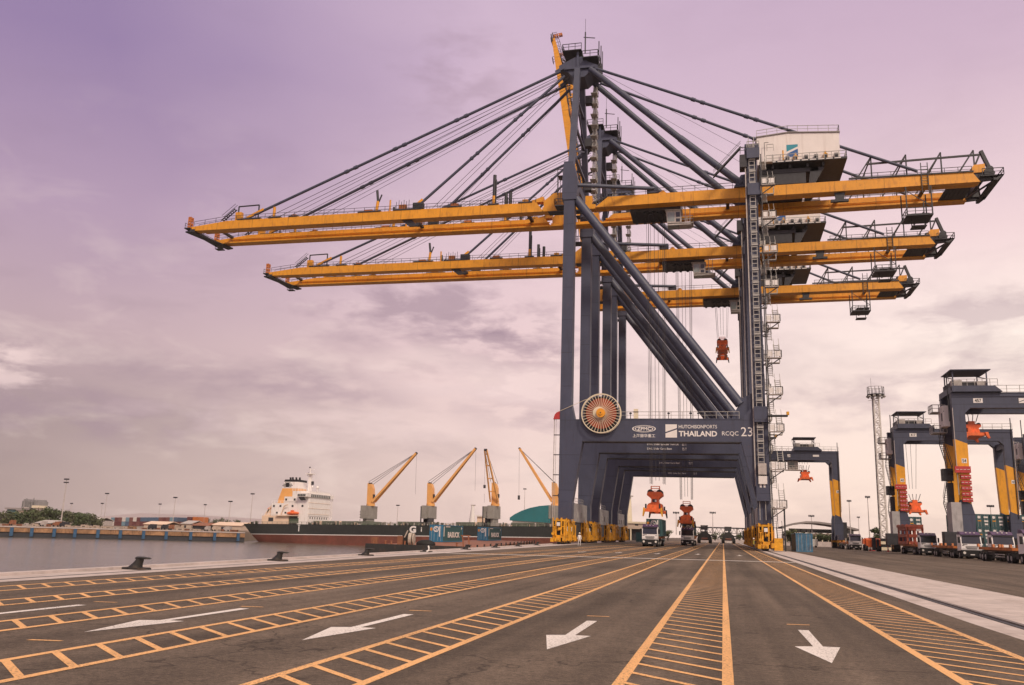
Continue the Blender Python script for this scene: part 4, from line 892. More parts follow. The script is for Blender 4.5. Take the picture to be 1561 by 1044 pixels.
# ---------------------------------------------------------------- rubber-tyred gantries in the yard
def make_gantry(label, x0, yn, span, trolley, number, beamno, hoist, warn=True, cabin_x=None):
    """x0: outer face of the near-side leg; yn: front face of the nearer portal; span: outer to outer"""
    t = thing('yard_gantry_crane', label, 'yard crane', (x0, yn, 0), group='yard gantry cranes behind the trucks')
    D, H, W = 6.3, 24.2, 1.75                         # portal spacing, beam top, leg width
    for ya in (0, D):
        for xa in (0, span - W):
            b = MB().use(NAVY2); b.prism([(xa, 17.3), (xa + W, 16.6), (xa + W, 22.0), (xa + W + (.5 if xa == 0 else 0), 22.4), (xa + W, H), (xa, H), (xa, 22.4), (xa - (0 if xa == 0 else .5), 22.3), (xa, 22.0)] if False else [(xa, 17.3), (xa + W, 16.6), (xa + W, H), (xa, H)], 'y', ya, ya + 1.1)
            b.use(YEL3); b.prism([(xa + .25, 8.3), (xa + W - .1, 7.7), (xa + W, 16.6), (xa, 17.3)], 'y', ya, ya + 1.1)
            b.use(NAVY2); b.prism([(xa - .1, 2.0), (xa + W + .1, 2.0), (xa + W + .3, 6.0), (xa + W - .1, 7.7), (xa + .25, 8.3), (xa, 7)], 'y', ya, ya + 1.1)
            b.use(YEL3 if False else PALE).beam((xa + (.02 if xa == 0 else W - .02), ya - .05, 9), (xa + (.02 if xa == 0 else W - .02), ya - .05, 22), .09)
            lg = b.build('leg', t)
            if ya == 0:
                w = MB().use(LETTER).box(xa + .75, xa + 1.45, -.02, -.004, 13.7, 14.4); w.build('number_plate', lg)
                text(number, BLACK, lg, xa + .85, xa + 1.35, -.022, 13.8, 14.3, bold=.01)
            if warn and xa == 0 and ya == 0:
                p = MB().use(REDD); p.box(xa - .35, xa + W + .05, -.45, -.05, 12.25, 13.2); 
                for i in range(5): p.box(xa + .4, xa + W + .05, -.32, -.05, 8.0 + i * .84, 8.58 + i * .84)
                p.use(WHITE)
                for i in range(5):
                    for j in range(3): p.box(xa + .42 + j * .5, xa + .75 + j * .5, -.43, -.4, 8.28 + i * .84, 8.34 + i * .84)
                for j in range(4): p.box(xa - .2 + j * .5, xa + .15 + j * .5, -.48, -.45, 12.7, 12.76)
                p.build('red_warning_panel', lg)
        b = MB().use(NAVY2).box(W, span - W, ya, ya + 1.1, 22.0, H); b.prism([(W, 21.2), (W, 22.0), (W + .8, 22.0)], 'y', ya, ya + 1.1); b.prism([(span - W, 21.2), (span - W, 22.0), (span - W - .8, 22.0)], 'y', ya, ya + 1.1); b.box(-.05, span + .05, ya - .08, ya + 1.18, H, H + .12); b.box(-.05, span + .05, ya - .12, ya - .01, 23.7, 23.8)
        bm_ = b.build('main_beam', t)
        r = MB().use(STEEL).rail([(6, ya + .1, H + .12), (span, ya + .1, H + .12)], 1.1, 1.8, .035); r.build('handrail', bm_)
        if ya == 0:
            p = MB().use(LETTER).box(3.0, 4.3, -.03, -.004, 22.75, 23.45); p.build('number_plate', bm_); text(beamno, BLACK, bm_, 3.2, 4.1, -.035, 22.85, 23.35, bold=.015)
            p = MB().use(LETTER); 
            for pl in ([(9.2, 23.45), (9.95, 23.45), (9.95, 23.2), (9.2, 22.9)], [(9.2, 22.7), (9.2, 22.8), (9.95, 23.1), (9.95, 22.7)]): p.prism(pl, 'y', -.03, -.004)
            p.build('logo', bm_)
            p = MB().use(LETTER).box(span - 6.3, span - 4.8, -.03, -.004, 22.85, 23.35); p.build('sign_plate', bm_)
    for xa in (0, span - W):
        b = MB().use(NAVY2).box(xa + .3, xa + 1.45, -4.2, D + 5.3, 2.1, 3.3); o = b.build('sill_beam', t); MB().use(NAVY2).box(xa + .2, xa + 1.5, 1.1, D, 20.6, 21.8).build('upper_tie', t)
        for yy in (-3.4, -1.6, D + 2.6, D + 4.4):
            w = MB().use(BLACK).tube((xa + .25, yy, .78), (xa + 1.5, yy, .78), .78, 20); w.use(YEL2).tube((xa + .22, yy, .78), (xa + 1.53, yy, .78), .3, 12); w.use(YEL2).box(xa + .15, xa + 1.6, yy - .25, yy + .25, 1.2, 2.1); w.build('wheel', t)
        e = MB().use(SILL).box(xa - 1.3, xa + .1, -.6, 2.2, 3.0, 7.9) if xa == 0 else MB().use(DARK).box(xa + W, xa + W + 1.2, .5, D, 2.6, 6.5)
        e.use(DARK).box(xa - 2.6, xa - .2, -1.2, .6, 1.4, 3.6) if xa == 0 else None
        e.build('power_unit', t)
    b = MB().use(DARK).box(-1.5, -.05, 2.0, 3.4, 11.2, 13.0); b.box(-.9, -.1, 2.2, 3.2, 7.5, 10.9); b.build('junction_box', t)
    b = MB().use(HOUSE).box(-.95, -.05, 1.6, 4.6, 19.4, 22.6); b.use(DARK).box(-1, -.95, 2.2, 2.7, 20.3, 21.5); b.build('electrical_house', t)
    b = MB().use(DARK)
    for z, fl in ((3.4, 0), (8, 1), (12.6, 0), (17.2, 1)):
        ya_, yb_ = (1.6, D - .4) if fl == 0 else (D - .4, 1.6)
        b.stair((-.5, ya_, z), (-.5, yb_, z + 4.6), .7, 14)
    for z in (18.6, 21.8): b.use(STEEL).box(-2.0, -.05, 3.6, 6.2, z, z + .12); b.rail([(-2, 3.6, z + .1), (-2, 6.2, z + .1)], 1.1, .9, .05); b.rail([(-2, 3.6, z + .1), (-.1, 3.6, z + .1)], 1.1, .9, .05)
    b.build('access_stair', t); MB().use(DARK).tube((-.4, .3, 20), (-.4, .3, 27.2), .09, 6).build('aerial', t); MB().use(DARK).tube((span - .3, -.1, 7), (span - .3, -.1, 26.5), .09, 6).build('cable_conduit', t)
    # trolley with its sun roof
    b = MB().use(NAVY2).box(trolley - 2.5, trolley + 3.4, -.6, D + 1.6, H + .2, H + 1.1); b.prism([(trolley + 3.4, H + .2), (trolley + 4.4, H + .2), (trolley + 3.4, H + 1.1)], 'y', -.6, D + 1.6); b.use(DARK).box(trolley - 2.2, trolley + 2.2, 1, D, H + 1.1, H + 2.0)
    b.use(PALE).box(trolley - 2.3, trolley - .9, .2, 1.4, H + 1.1, H + 2.1); b.box(trolley + 1.2, trolley + 2.5, .2, 1.2, H + 1.1, H + 1.9); b.use(STEEL).rail([(trolley - 2.5, -.6, H + 1.1), (trolley + 3.8, -.6, H + 1.1)], 1.0, 1, .035); b.use(DARK).tube((trolley - 2.5, 0, H + .5), (trolley - 3.0, 0, H + 3.2), .04, 5)
    tr = b.build('trolley', t)
    b = MB().use(NAVY2)
    b.add([(trolley - 2.6, -.6, H + 3.5), (trolley + 3.0, -.6, H + 3.5), (trolley + 3.0, 5.4, H + 3.45), (trolley - 2.6, 5.4, H + 3.45), (trolley - 2.6, -.6, H + 3.62), (trolley + 3.0, -.6, H + 3.62), (trolley + 3.0, 5.4, H + 3.57), (trolley - 2.6, 5.4, H + 3.57)], [(0, 1, 2, 3), (7, 6, 5, 4), (0, 4, 5, 1), (1, 5, 6, 2), (2, 6, 7, 3), (3, 7, 4, 0)])
    for xx in (-2.2, 2.5):
        b.beam((trolley + xx, 0, H + 1), (trolley + xx, 0, H + 3.5), .16); b.beam((trolley + xx, 5, H + 1), (trolley + xx, 5, H + 3.45), .16); b.beam((trolley + xx, 0, H + 2.2), (trolley + xx, 5, H + 3.4), .12)
    b.build('sun_roof', tr)
    b = MB().use(ROPE)
    for xx in (-1.6, -.5, .5, 1.7): b.tube((trolley + xx, 3.6, H), (trolley + xx * .55, 3.6, hoist), .035, 4, cap=False)
    b.build('hoist_rope', tr)
    if cabin_x is not None:
        b = MB().use(PALE).box(cabin_x - 1.2, cabin_x + 1.3, 1.4, 3.6, 19.6, 21.8); b.use(GLASS).box(cabin_x - 1.0, cabin_x + .3, 1.37, 1.4, 20.2, 21.4); b.use(PALE).rail([(cabin_x - 1.8, 1.2, 19.6), (cabin_x + 2.4, 1.2, 19.6)], 1.0, .8, .05); b.box(cabin_x - 1.8, cabin_x + 2.4, 1.2, 3.8, 19.45, 19.6); b.box(cabin_x - .2, cabin_x + .2, 2, 2.4, 21.8, 22.4); b.build('operator_cabin', tr)
    return t
make_gantry('navy and yellow yard gantry nearest the camera, red panels on its tall leg', 34.1, 142, 21.8, 2.6, '54', '457', 21.4)
make_gantry('yard gantry standing second from the camera, lowering a teal container', 33.9, 188, 21.8, 3.3, '41', '417', 12.6)
make_gantry('distant yard gantry seen beside the stair tower of the nearest quay crane', 7.4, 236, 21.8, 13.4, '38', '407', 21.2, warn=False, cabin_x=10.6)
make_gantry('yard gantry at the edge of the picture behind the container stack', 60.2, 196, 21.8, 14, '52', '437', 21, warn=False)
def yard_spreader(x, y, z, label, s=1.0, rz=0):
    t = thing('yard_spreader', label, 'spreader', (x, y, z), rz, group='orange spreaders of the yard gantries')
    b = MB().use(ORANGE).box(-1.25, 1.25, -3, 3, 0, .45); b.prism([(-1.0, .45), (1.0, .45), (.8, 1.3), (1.15, 1.6), (1.15, 1.9), (-1.15, 1.9), (-1.15, 1.6), (-.8, 1.3)], 'y', -1.2, 1.2); b.box(-.45, .5, -.5, .5, 1.9, 2.5); b.prism([(-1.1, .4), (-.5, .4), (-.7, 1.4), (-1.1, 1.2)], 'y', -2.6, 2.4); b.build('spreader_frame', t)
    b = MB().use(DARK)
    for xx in (-1.0, -.3, .45, 1.2): b.tube((xx * .6, 0, 2.3), (xx, 0, 3.7), .06, 5)
    for xx in (-.9, .9): b.tube((xx, -.9, 1.9), (xx, .9, 1.9), .3, 10)
    b.build('rope_sheave', t)
    for sx in (-1, 1):
        for sy in (-1, 1): MB().use(ORANGE).prism([(sx * 1.1, .5), (sx * 1.5, .5), (sx * 1.75, -.4), (sx * 1.5, -.45), (sx * 1.2, 0)], 'y', sy * 3 - .25, sy * 3 + .25).build('corner_flipper', t)
    return t
yard_spreader(37.4, 145.6, 17.9, 'orange spreader hanging under the beam of the nearest yard gantry')
p = at(1395, 779, 191.5); yard_spreader(p.x, 191.5, p.z - .3, 'orange spreader gripping the teal container under the second yard gantry')
p = at(1227.5, 731, 239.5); yard_spreader(p.x, 239.5, p.z, 'orange spreader hanging from the distant yard gantry beside the stair tower')

# ---------------------------------------------------------------- containers
def door_face(b, w, h, y, white=True):
    b.use(DARK)
    b.box(-.02, .02, y - .03, y, .2, h - .2)
    b.use(STEEL)
    for x in (-.85, -.35, .35, .85): b.box(x - .025, x + .025, y - .05, y - .03, .15, h - .15)
    b.use(LETTER)
    if white:
        b.box(.2, .95, y - .056, y - .051, h - .75, h - .45); b.box(.25, .95, y - .056, y - .051, h - 1.5, h - 1.2); b.box(.3, .9, y - .056, y - .051, h - 2.1, h - 1.8)
        b.tube((-.65, y - .056, h - .6), (-.65, y - .051, h - .6), .27, 16); b.use(YEL).box(-.9, -.3, y - .056, y - .051, h - 1.4, h - 1.2)
def container(name, label, x, y, z, length=12.2, h=2.6, m1=TEAL, m2=None, group=None, white=True, rz=0, parent_done=None):
    t = thing(name, label, 'container', (x, y, z), rz, group)
    m2 = m2 or m1; w = 1.22
    b = MB().use(m1)
    for yy in (0, length):
        for xx in (-w, w - .16): b.box(xx, xx + .16, yy - (0 if yy == 0 else .16), yy + (.16 if yy == 0 else 0), 0, h)
        b.box(-w + .16, w - .16, yy - (0 if yy == 0 else .12), yy + (.12 if yy == 0 else 0), h - .14, h); b.box(-w + .16, w - .16, yy - (0 if yy == 0 else .12), yy + (.12 if yy == 0 else 0), 0, .16)
    for xx in (-w, w - .1): b.box(xx, xx + .1, .16, length - .16, h - .12, h); b.box(xx, xx + .1, .16, length - .16, 0, .18)
    b.box(-w + .1, w - .1, .12, length - .12, h - .08, h - .03)
    b.build('frame', t)
    b = MB().use(m2); n = int(length / .28); pts = []
    for i in range(n):
        y0 = .16 + (length - .32) * i / n; d = (length - .32) / n
        pts += [(y0, 0), (y0 + d * .35, 0), (y0 + d * .5, .05), (y0 + d * .85, .05)]
    for s in (-1, 1):
        v = [(s * (w - .03 - o), yy, zz) for zz in (.18, h - .12) for yy, o in pts]; k = len(pts)
        b.add(v, [(i, i + 1, k + i + 1, k + i) for i in range(k - 1)])
    b.build('side_panel', t)
    b = MB().use(m1).box(-w + .16, w - .16, .05, .1, .16, h - .14); door_face(b, w, h, .05, white); b.build('door', t)
    return t
# stack behind the second gantry
cs = None; teal_lbl = 'teal container stacked end-on behind the nearest yard gantry, with white marks on its doors'
for k in range(6):
    for r in range(3):
        loc = (46.95 + k * 2.62, 190, r * 2.62)
        if cs is None: cs = container('stacked_container', teal_lbl, *loc, group='teal containers stacked in the yard')
        else: dup(cs, loc)
p = at(1395, 796, 188.4); container('hoisted_container', 'teal container lifted in the air under the second yard gantry', p.x, 188.4, p.z - 1.55, 6.1)
container('storage_container', 'blue container with weathered grey sides standing alone beside the crane rail', 11.95, 141.5, 0, 9.5, 2.75, BLUE2, OLIVE, white=False)
p = onz(1014, 828); 
c = container('storage_container', 'teal container on the ground behind the trucks under the cranes', -18.2, 262, 0, 6.1, 2.9, TEAL)
c = container('storage_container', 'low teal container lying across the quay beyond the left truck', -17.2, 246, 0, 6.1, 2.5, TEAL, rz=R(90), white=False)

# ---------------------------------------------------------------- terminal trucks
def make_truck(label, x, y, load=None, trailer=True, bed=None, name='terminal_truck', grp='white terminal trucks with purple roofs', length=12.4):
    t = thing(name, label, 'truck', (x, y, 0), group=grp)
    w = 1.24
    b = MB().use(TRUCKW)
    b.prism([(.06, 1.1), (0, 1.35), (.02, 1.92), (.32, 2.98), (.62, 3.08), (2.05, 3.08), (2.05, 1.0)], 'x', -w, w)
    b.box(-w - .04, -w, .5, 1.5, 1.05, 1.12); b.box(w, w + .04, .5, 1.5, 1.05, 1.12)
    cab = b.build('cab', t)
    g = MB().use(GLASS).add([(-1.14, -.012, 1.96), (1.14, -.012, 1.96), (1.08, .25, 2.9), (-1.08, .25, 2.9)], [(0, 1, 2, 3)])
    for s in (-1, 1): g.prism([(.35, 2.05), (.6, 2.8), (1.35, 2.8), (1.35, 2.05)], 'x', s * (w + .012) - .006, s * (w + .012) + .006)
    g.build('windscreen', cab)
    g = MB().use(PURPLE).prism([(.3, 3.0), (.22, 3.1), (.8, 3.46), (2.0, 3.5), (2.05, 3.08), (.6, 3.08)], 'x', -w + .06, w - .06); g.use(DARK).box(-w + .05, w - .05, .12, .34, 2.9, 3.05); g.use(WHITE)
    for xx in (-.5, 0, .5): g.box(xx - .08, xx + .08, .3, .45, 3.3, 3.4)
    g.build('roof_deflector', cab)
    g = MB().use(CHASSD).box(-.72, .72, -.02, .05, 1.42, 1.5); g.box(-.72, .72, -.02, .05, 1.58, 1.64); g.box(-.62, .62, -.02, .05, 1.28, 1.36); g.box(-w + .1, -.85, -.02, .03, 1.7, 1.76); g.box(.85, w - .1, -.02, .03, 1.7, 1.76)
    g.use(DARK)
    for k in range(4): g.box(-1.0 + k * .14, -.93 + k * .14, -.015, .03, 1.78, 1.9)
    g.build('grille', cab)
    g = MB().use(BLACK).prism([(-.18, .34), (-.22, 1.08), (.1, 1.16), (.5, 1.1), (.5, .34)], 'x', -w, w); g.use(WHITE).box(-.25, .25, -.235, -.2, .5, .62); bp = g.build('bumper', t)
    for s in (-1, 1):
        MB().use(HEAD).tube((s * .95, -.24, .78), (s * .95, -.17, .78), .17, 14).build('headlight', bp)
        MB().use(BLACK).box(s * (w + .22) - .12, s * (w + .22) + .12, .1, .2, 2.0, 2.75).beam((s * w, .3, 2.7), (s * (w + .22), .15, 2.7), .05).build('mirror', cab)
    b = MB().use(CHASSD).box(-.5, .5, .4, 6.2, .75, 1.05); b.box(-1.1, -.5, 2.4, 3.4, .45, 1.0); b.use(STEEL).tube((.85, 2.3, .7), (.85, 3.5, .7), .3, 12); b.use(CHASSD).box(-1.0, 1.0, 4.3, 5.8, 1.05, 1.2); b.box(-.9, .9, 2.1, 2.3, 1.0, 2.6); b.build('chassis', t)
    def wheel(yy, s, wd, par=t):
        xo = s * w; xi = s * (w - wd)
        u = MB().use(BLACK).tube((xi, yy, .5), (xo, yy, .5), .5, 20).build('wheel', par)
        MB().use(STEEL).tube((xo - s * .05, yy, .5), (xo + s * .015, yy, .5), .27, 14).tube((xo, yy, .5), (xo + s * .07, yy, .5), .1, 8).build('rim', u)
    for s in (-1, 1):
        wheel(1.15, s, .32); wheel(4.6, s, .6); wheel(5.75, s, .6)
    if trailer:
        b = MB().use(CHASSD)
        for xx in (-.55, .55): b.box(xx - .12, xx + .12, 4.4, 4.4 + length, 1.12, 1.45)
        b.use(CHASS)
        for xx in (-1.18, 1.18): b.box(xx - .06, xx + .06, 4.2, 4.4 + length, 1.3, 1.62)
        for k in range(8): yy = 4.4 + k * length / 7; b.box(-1.2, 1.2, yy - .14, yy + .14, 1.3, 1.58)
        for yy in (4.3, 8.2, 10.6, 4.2 + length):
            for s in (-1, 1): b.prism([(yy - .3, 1.6), (yy + .3, 1.6), (yy + .2, 1.95), (yy - .2, 1.95)], 'x', s * 1.3 - .1, s * 1.3 + .1)
        b.use(STEEL)
        for s in (-1, 1):
            for z in (.55, .8): b.box(s * 1.15 - .03, s * 1.15 + .03, 7.2, 10.6, z, z + .1)
        b.use(CHASSD)
        for s in (-1, 1): b.box(s * .8 - .1, s * .8 + .1, 7.0, 7.25, .2, 1.1); b.box(s * .8 - .2, s * .8 + .2, 11.4, 4.4 + length - .3, .7, 1.1)
        tr = b.build('trailer', t)
        for s in (-1, 1): wheel(3.0 + length, s, .6, tr); wheel(1.75 + length, s, .6, tr)
    return t
TR = 'white cab with purple roof, '
make_truck('white truck carrying a teal container under the nearest crane, left of the other loaded truck', -11.35, 142.5)
make_truck('white truck with its container still under the lowered spreader between the cranes', -6.85, 177.5)
def emblem_container(name, label, x, y, z, L, h, m1, m2, rz=0, word=None):
    t = container(name, label, x, y, z, L, h, m1, m2, white=False, rz=rz)
    b = MB().use(LETTER); b.ring((-.02, h - .72), .5, .36, -.03, -.012, 32); b.use(m1 if m1 != LETTER else TEAL)
    b.use(LETTER); pts = [(-.14, -.3), (.14, -.2), (.16, 0), (-.14, .04), (-.16, .2), (.12, .3)]
    for (a, c), (e, g) in zip(pts, pts[1:]): b.beam((-.02 + a, -.022, h - .72 + c), (-.02 + e, -.022, h - .72 + g), .1, .02, (0, 1, 0))
    b.use(YEL).box(-1.1, -.72, -.03, -.012, h - 1.0, h - .5); b.use(REDD).box(-.98, -.84, -.034, -.03, h - .84, h - .68)
    b.use(LETTER).box(.55, .72, -.03, -.012, h - 2.0, h - .2)
    b.build('emblem', t)
    if word:
        b = MB().use(LETTER).box(1.21, 1.235, .5, .9, h - 1.95, h - .25); b.box(1.21, 1.235, 1.6, 4.2, h - .35, h - .2)
        b.prism([(L - 1.2, h - .75), (L - .6, h - .5), (L - 1.2, h - .25)], 'x', 1.21, 1.235); b.build('side_stripe', t)
        text(word, LETTER, t, 2.9, L - 2.1, 1.225, .75, 1.75, face='+x', bold=.04)
    return t
emblem_container('loaded_container', 'teal container riding on the truck under the nearest crane, round white emblem', -11.0, 146.0, 1.66, 12.2, 2.75, TEAL, TEAL)
emblem_container('loaded_container', 'teal container riding on the truck under the lowered orange spreader', -6.8, 181.2, 1.62, 12.2, 2.6, TEAL, TEAL)
make_truck('white truck at the picture edge, nearest of the parked row, with empty orange trailer', 31.05, 100.2)
make_truck('white truck parked behind the nearest empty trailer, without a trailer', 33.2, 119.2, trailer=False)
make_truck('white truck with full grille in view, second in the near lane of the parked row', 31.45, 126.6)
make_truck('white truck mostly hidden behind the second truck of the parked row', 35.6, 149)
make_truck('white truck hauling a stack of red frames in front of the second yard gantry', 31.6, 152.0)
make_truck('small far white truck alone beside the distant yard gantry leg', 28.9, 212)
# red frames on a trailer
t = thing('stacked_red_frame', 'brick-red steel frames stacked on a trailer below the second yard gantry', 'cargo', (31.3, 160.5, 1.62))
b = MB().use(mat('brick_red_steel', (.5, .12, .07), .6, .35, 1.0, streak=(RUST, .4, .5)))
for z in (0, 1.15, 2.3):
    for xx in (-1.2, 1.2): b.box(xx - .15, xx + .15, -.3, 7.4, z, z + .5)
    for yy in (-.3, 3.4, 7.0): b.box(-1.2, 1.2, yy, yy + .4, z, z + .5)
for xx in (-1.2, 0, 1.2):
    for yy in (-.1, 3.6, 7.2): b.box(xx - .14, xx + .14, yy - .14, yy + .14, 0, 3.3)
b.box(-1.5, 1.3, -.4, 7.5, 2.8, 3.2); b.use(YEL).box(.4, .9, -.36, -.3, 1.3, 1.75); b.use(WHITE).box(.2, .9, -.36, -.3, 2.2, 2.55)
b.build('frame', t)
# forklift
t = thing('forklift', 'orange forklift parked at the foot of the lattice light mast', 'forklift', (29.7, 193.5, 0))
b = MB().use(ORANGE).prism([(0, .8), (0, 2.3), (.8, 2.6), (2.6, 2.6), (3.4, 2.0), (3.4, .7)], 'x', -1.3, 1.5); b.box(-1.8, -1.3, .4, 2.6, 1.4, 2.4); b.build('body', t)
b = MB().use(BLACK)
for s in (-1.25, 1.3):
    for yy in (.4, 2.8): b.tube((s - .25, yy, .62), (s + .25, yy, .62), .62, 18)
b.build('wheel_set', t)
b = MB().use(DARK).box(-.2, .5, -.3, 0, .2, 2.7); b.box(.7, 1.1, -.25, 0, .2, 2.4); b.build('mast', t)
b = MB().use(WHITE).box(-.6, .4, .5, 1.8, 2.6, 2.75); b.build('roof', t)
# two heavy handlers seen from behind
def handler(label, x, y):
    t = thing('reach_stacker', label, 'reach stacker', (x, y, 0), group='dark container handlers beyond the cranes')
    b = MB().use(CHASSD).box(-1.5, 1.5, -.4, 6, .9, 2.2); b.prism([(-2.1, 1.4), (2.1, 1.4), (1.6, 2.6), (.9, 3.1), (-.9, 3.1), (-1.6, 2.6)], 'y', -.3, 1.2); b.build('body', t)
    b = MB().use(CHASSD)
    for xx in (-1.0, .9): b.box(xx - .06, xx + .06, .2, .35, 3.0, 5.1); b.box(xx - .06, xx + .06, 1.8, 1.95, 3.0, 5.1)
    b.box(-1.15, 1.05, .1, 2.0, 5.05, 5.25); b.box(-1.0, .9, .2, .3, 3.0, 3.5); b.use(GLASS).box(-.95, .85, .25, .28, 3.9, 5.0); b.build('cab', t)
    for s in (-1, 1):
        u = MB().use(BLACK).tube((s * 1.15, .6, .85), (s * 2.1, .6, .85), .85, 22).build('wheel', t); MB().use(DARK).tube((s * 2.1, .6, .85), (s * 2.16, .6, .85), .4, 14).build('rim', u)
        MB().use(CHASSD).beam((s * 1.6, .4, 2.4), (s * 3.1, .2, 1.9), .35).beam((s * 3.1, .2, 1.9), (s * 3.3, .2, 1.2), .3).build('side_arm', t)
    b = MB().use(BOOT).tube((-.9, -.42, 1.35), (.9, -.42, 1.35), .3, 10); b.use(WHITE).box(-.6, .8, -.2, -.1, .3, .55); b.use(CHASSD).beam((.3, 1.5, 3.2), (.3, 7.5, 4.8), .7); b.build('counterweight', t)
    return t
handler('dark reach stacker seen end-on just right of the loaded trucks, nearer the trucks', -5.4, 270)
handler('dark reach stacker seen end-on nearer the landside crane legs', 1.6, 290)
# small van
t = thing('van', 'small white van parked behind the blue container', 'van', (22.0, 245, 0), R(-60))
MB().use(WHITE).prism([(-2.3, .45), (-2.3, 1.1), (-1.7, 1.25), (-1.0, 2.1), (2.3, 2.15), (2.3, .45)], 'y', -.9, .9).build('body', t)
MB().use(GLASS).prism([(-1.55, 1.3), (-.95, 1.95), (1.9, 1.95), (1.9, 1.3)], 'y', -.93, .93).build('window', t)
b = MB().use(BLACK)
for xx in (-1.5, 1.5): b.tube((xx, -.95, .35), (xx, -.7, .35), .35, 14); b.tube((xx, .7, .35), (xx, .95, .35), .35, 14)
b.build('wheel_set', t)
# ---------------------------------------------------------------- bollards on the quay edge
def bollard_mesh():
    b = MB().use(mat('black_cast_iron', (.03, .028, .026), .6, .5, 4, streak=((.12, .06, .03), .4, 1)))
    b.prism([(-.62, 0), (.62, 0), (.62, .1), (.5, .14), (-.5, .14), (-.62, .1)], 'y', -.48, .48)
    prof = [(-.05, .34, .12), (0, .26, .3), (.06, .21, .5), (.1, .2, .62)]
    n = 16; v = []; f = []
    secs = [(-.1, .44, .38, .12), (-.03, .36, .33, .24), (.08, .28, .27, .42), (.17, .22, .24, .6), (.22, .21, .22, .74)]
    for cx, rx, ry, z in secs:
        for i in range(n): a = 2 * math.pi * i / n; v.append((cx + rx * math.cos(a), ry * math.sin(a), z))
    for j in range(len(secs) - 1):
        for i in range(n): f.append((j * n + i, j * n + (i + 1) % n, (j + 1) * n + (i + 1) % n, (j + 1) * n + i))
    b.add(v, f, True)
    h = [(-.02, .1, .16, .76), (.06, .17, .24, .78), (.4, .15, .25, .8), (.82, .1, .2, .78), (.9, .04, .1, .77)]
    v = []; f = []
    for x, rz_, ry, zc in h:
        for i in range(n): a = 2 * math.pi * i / n; v.append((x, ry * math.cos(a), zc + rz_ * .62 * math.sin(a)))
    for j in range(len(h) - 1):
        for i in range(n): f.append((j * n + i, j * n + (i + 1) % n, (j + 1) * n + (i + 1) % n, (j + 1) * n + i))
    f += [tuple(range(n)), tuple(range((len(h) - 1) * n, len(h) * n))]
    b.add(v, f, True)
    return b
labels = ['largest black mooring bollard, nearest along the quay edge, rusty on top', 'black mooring bollard standing second along the quay edge before the dark ship reflection', 'black mooring bollard just left of the barge bow', 'bollard with a pale rope loop in front of the barge', 'bollard between the two barge containers on the quay edge', 'bollard in front of the second barge container', 'far small bollard beside the yellow crane bogies', 'farthest small bollard left of the yellow crane bogies']
b0 = None
for i, (px, py) in enumerate(((196, 866.8), (413, 853.4), (547, 846.6), (657, 840.8), (717, 837.6), (762, 835.0), (795, 833.0), (826, 831.2))):
    Y = (27.4, 38.5, 50.5, 63.5, 76, 89, 102, 116)[i]; x = edge(Y) + .75
    if b0 is None: b0 = bollard_mesh().build('mooring_bollard'); o = b0
    else: o = b0.copy(); COL.objects.link(o)
    o.location = (x, Y, .004); o.rotation_euler = (0, 0, R(-8)); o.scale = (.64, .62, .5); tag(o, labels[i], 'bollard', 'mooring bollards on the quay edge')
b = MB().use(WHITE); b.path([(edge(63.5) + 1.02, 63.2, .44), (edge(63.5) + 1.1, 63.1, .27), (edge(63.5) + 1.06, 63.1, .1), (edge(63.5) + .95, 63.0, .05)], .06, 8)
tag(b.build('mooring_rope'), 'pale rope loop hanging over a bollard before the barge', 'rope')
# ---------------------------------------------------------------- barge
bd = Vector((-.13, .9915, 0)); bn = Vector((bd.y, -bd.x, 0)); B0 = Vector((-44.4, 106, 0)); bz = math.atan2(-bd.x, bd.y)
t = thing('deck_barge', 'rusty flat barge moored along the quay, two blue-green containers aboard', 'barge', tuple(B0 + Vector((0, 0, WZ))), bz)
D = -.5 - WZ
b = MB().use(BARGE); b.prism([(0, 2.6), (0, D - .5), (105, D - .5), (105, 1), (101, -1), (5, -1)], 'x', 0, 13.5); hl = b.build('hull', t)
b = MB().use(BARGED).box(.2, 13.3, .2, 104.8, D - .5, D - .02); b.use(BARGE)
for yy in range(0, 106, 7): b.box(13.3, 13.5, yy, yy + .3, D - .5, D + .3)
b.box(0, 13.5, 0, .25, D - .5, D + .15)
b.build('deck', t)
b = MB().use(BARGED)
for x, y in ((.6, 1.5), (2.2, 1.6), (3.0, 1.4), (4.6, 2.2), (11.5, 1.8)): MB().use(BARGED).tube((x, y, D - .05), (x, y, D + .55), .12, 10).tube((x, y, D + .5), (x, y, D + .58), .17, 10).build('mooring_bitt', t)
MB().use(BARGED).box(3.6, 4.2, 2.2, 2.9, D, D + 1.2).build('deck_locker', t); MB().use(BARGED).box(.2, 1.0, 2.0, 2.6, D, D + .9).build('deck_locker', t)
b = MB().use(BARGED)
for x in (11.7, 12.5): b.beam((x, 6, D), (x - .2, 6, D + 1.5), .16)
b.beam((11.3, 6, D + 1.45), (12.6, 6, D + 1.45), .14); b.build('mooring_frame', t)
b = MB().use(BLACK).box(4.0, 4.6, 3.2, 4.2, D, D + 1.3); b.ball((6.9, 4.5, D + .2), .6, (2.2, 1.4, 1.0), 12, 8); b.use(mat('pale_weathered_winch', (.5, .43, .36), .6, .3, 3)).tube((4.75, 4, D + .8), (5.15, 4, D + .8), .82, 24); b.tube((5.3, 4, D + .8), (5.45, 4, D + .8), .75, 24); b.beam((4.3, 3.2, D + 1), (4.7, 3.2, D + 1.9), .14)
b.build('winch', t)
emblem_container('barge_container', 'bright blue and dark teal container on the barge, nearer of two', -48.55, 147, -.48, 12.2, 2.9, BLUE, TEAL, word='BASUCK')
emblem_container('barge_container', 'bright blue and dark teal container farther along the barge', -51.9, 190, -.45, 12.2, 2.9, BLUE, TEAL, word='BASUCK')

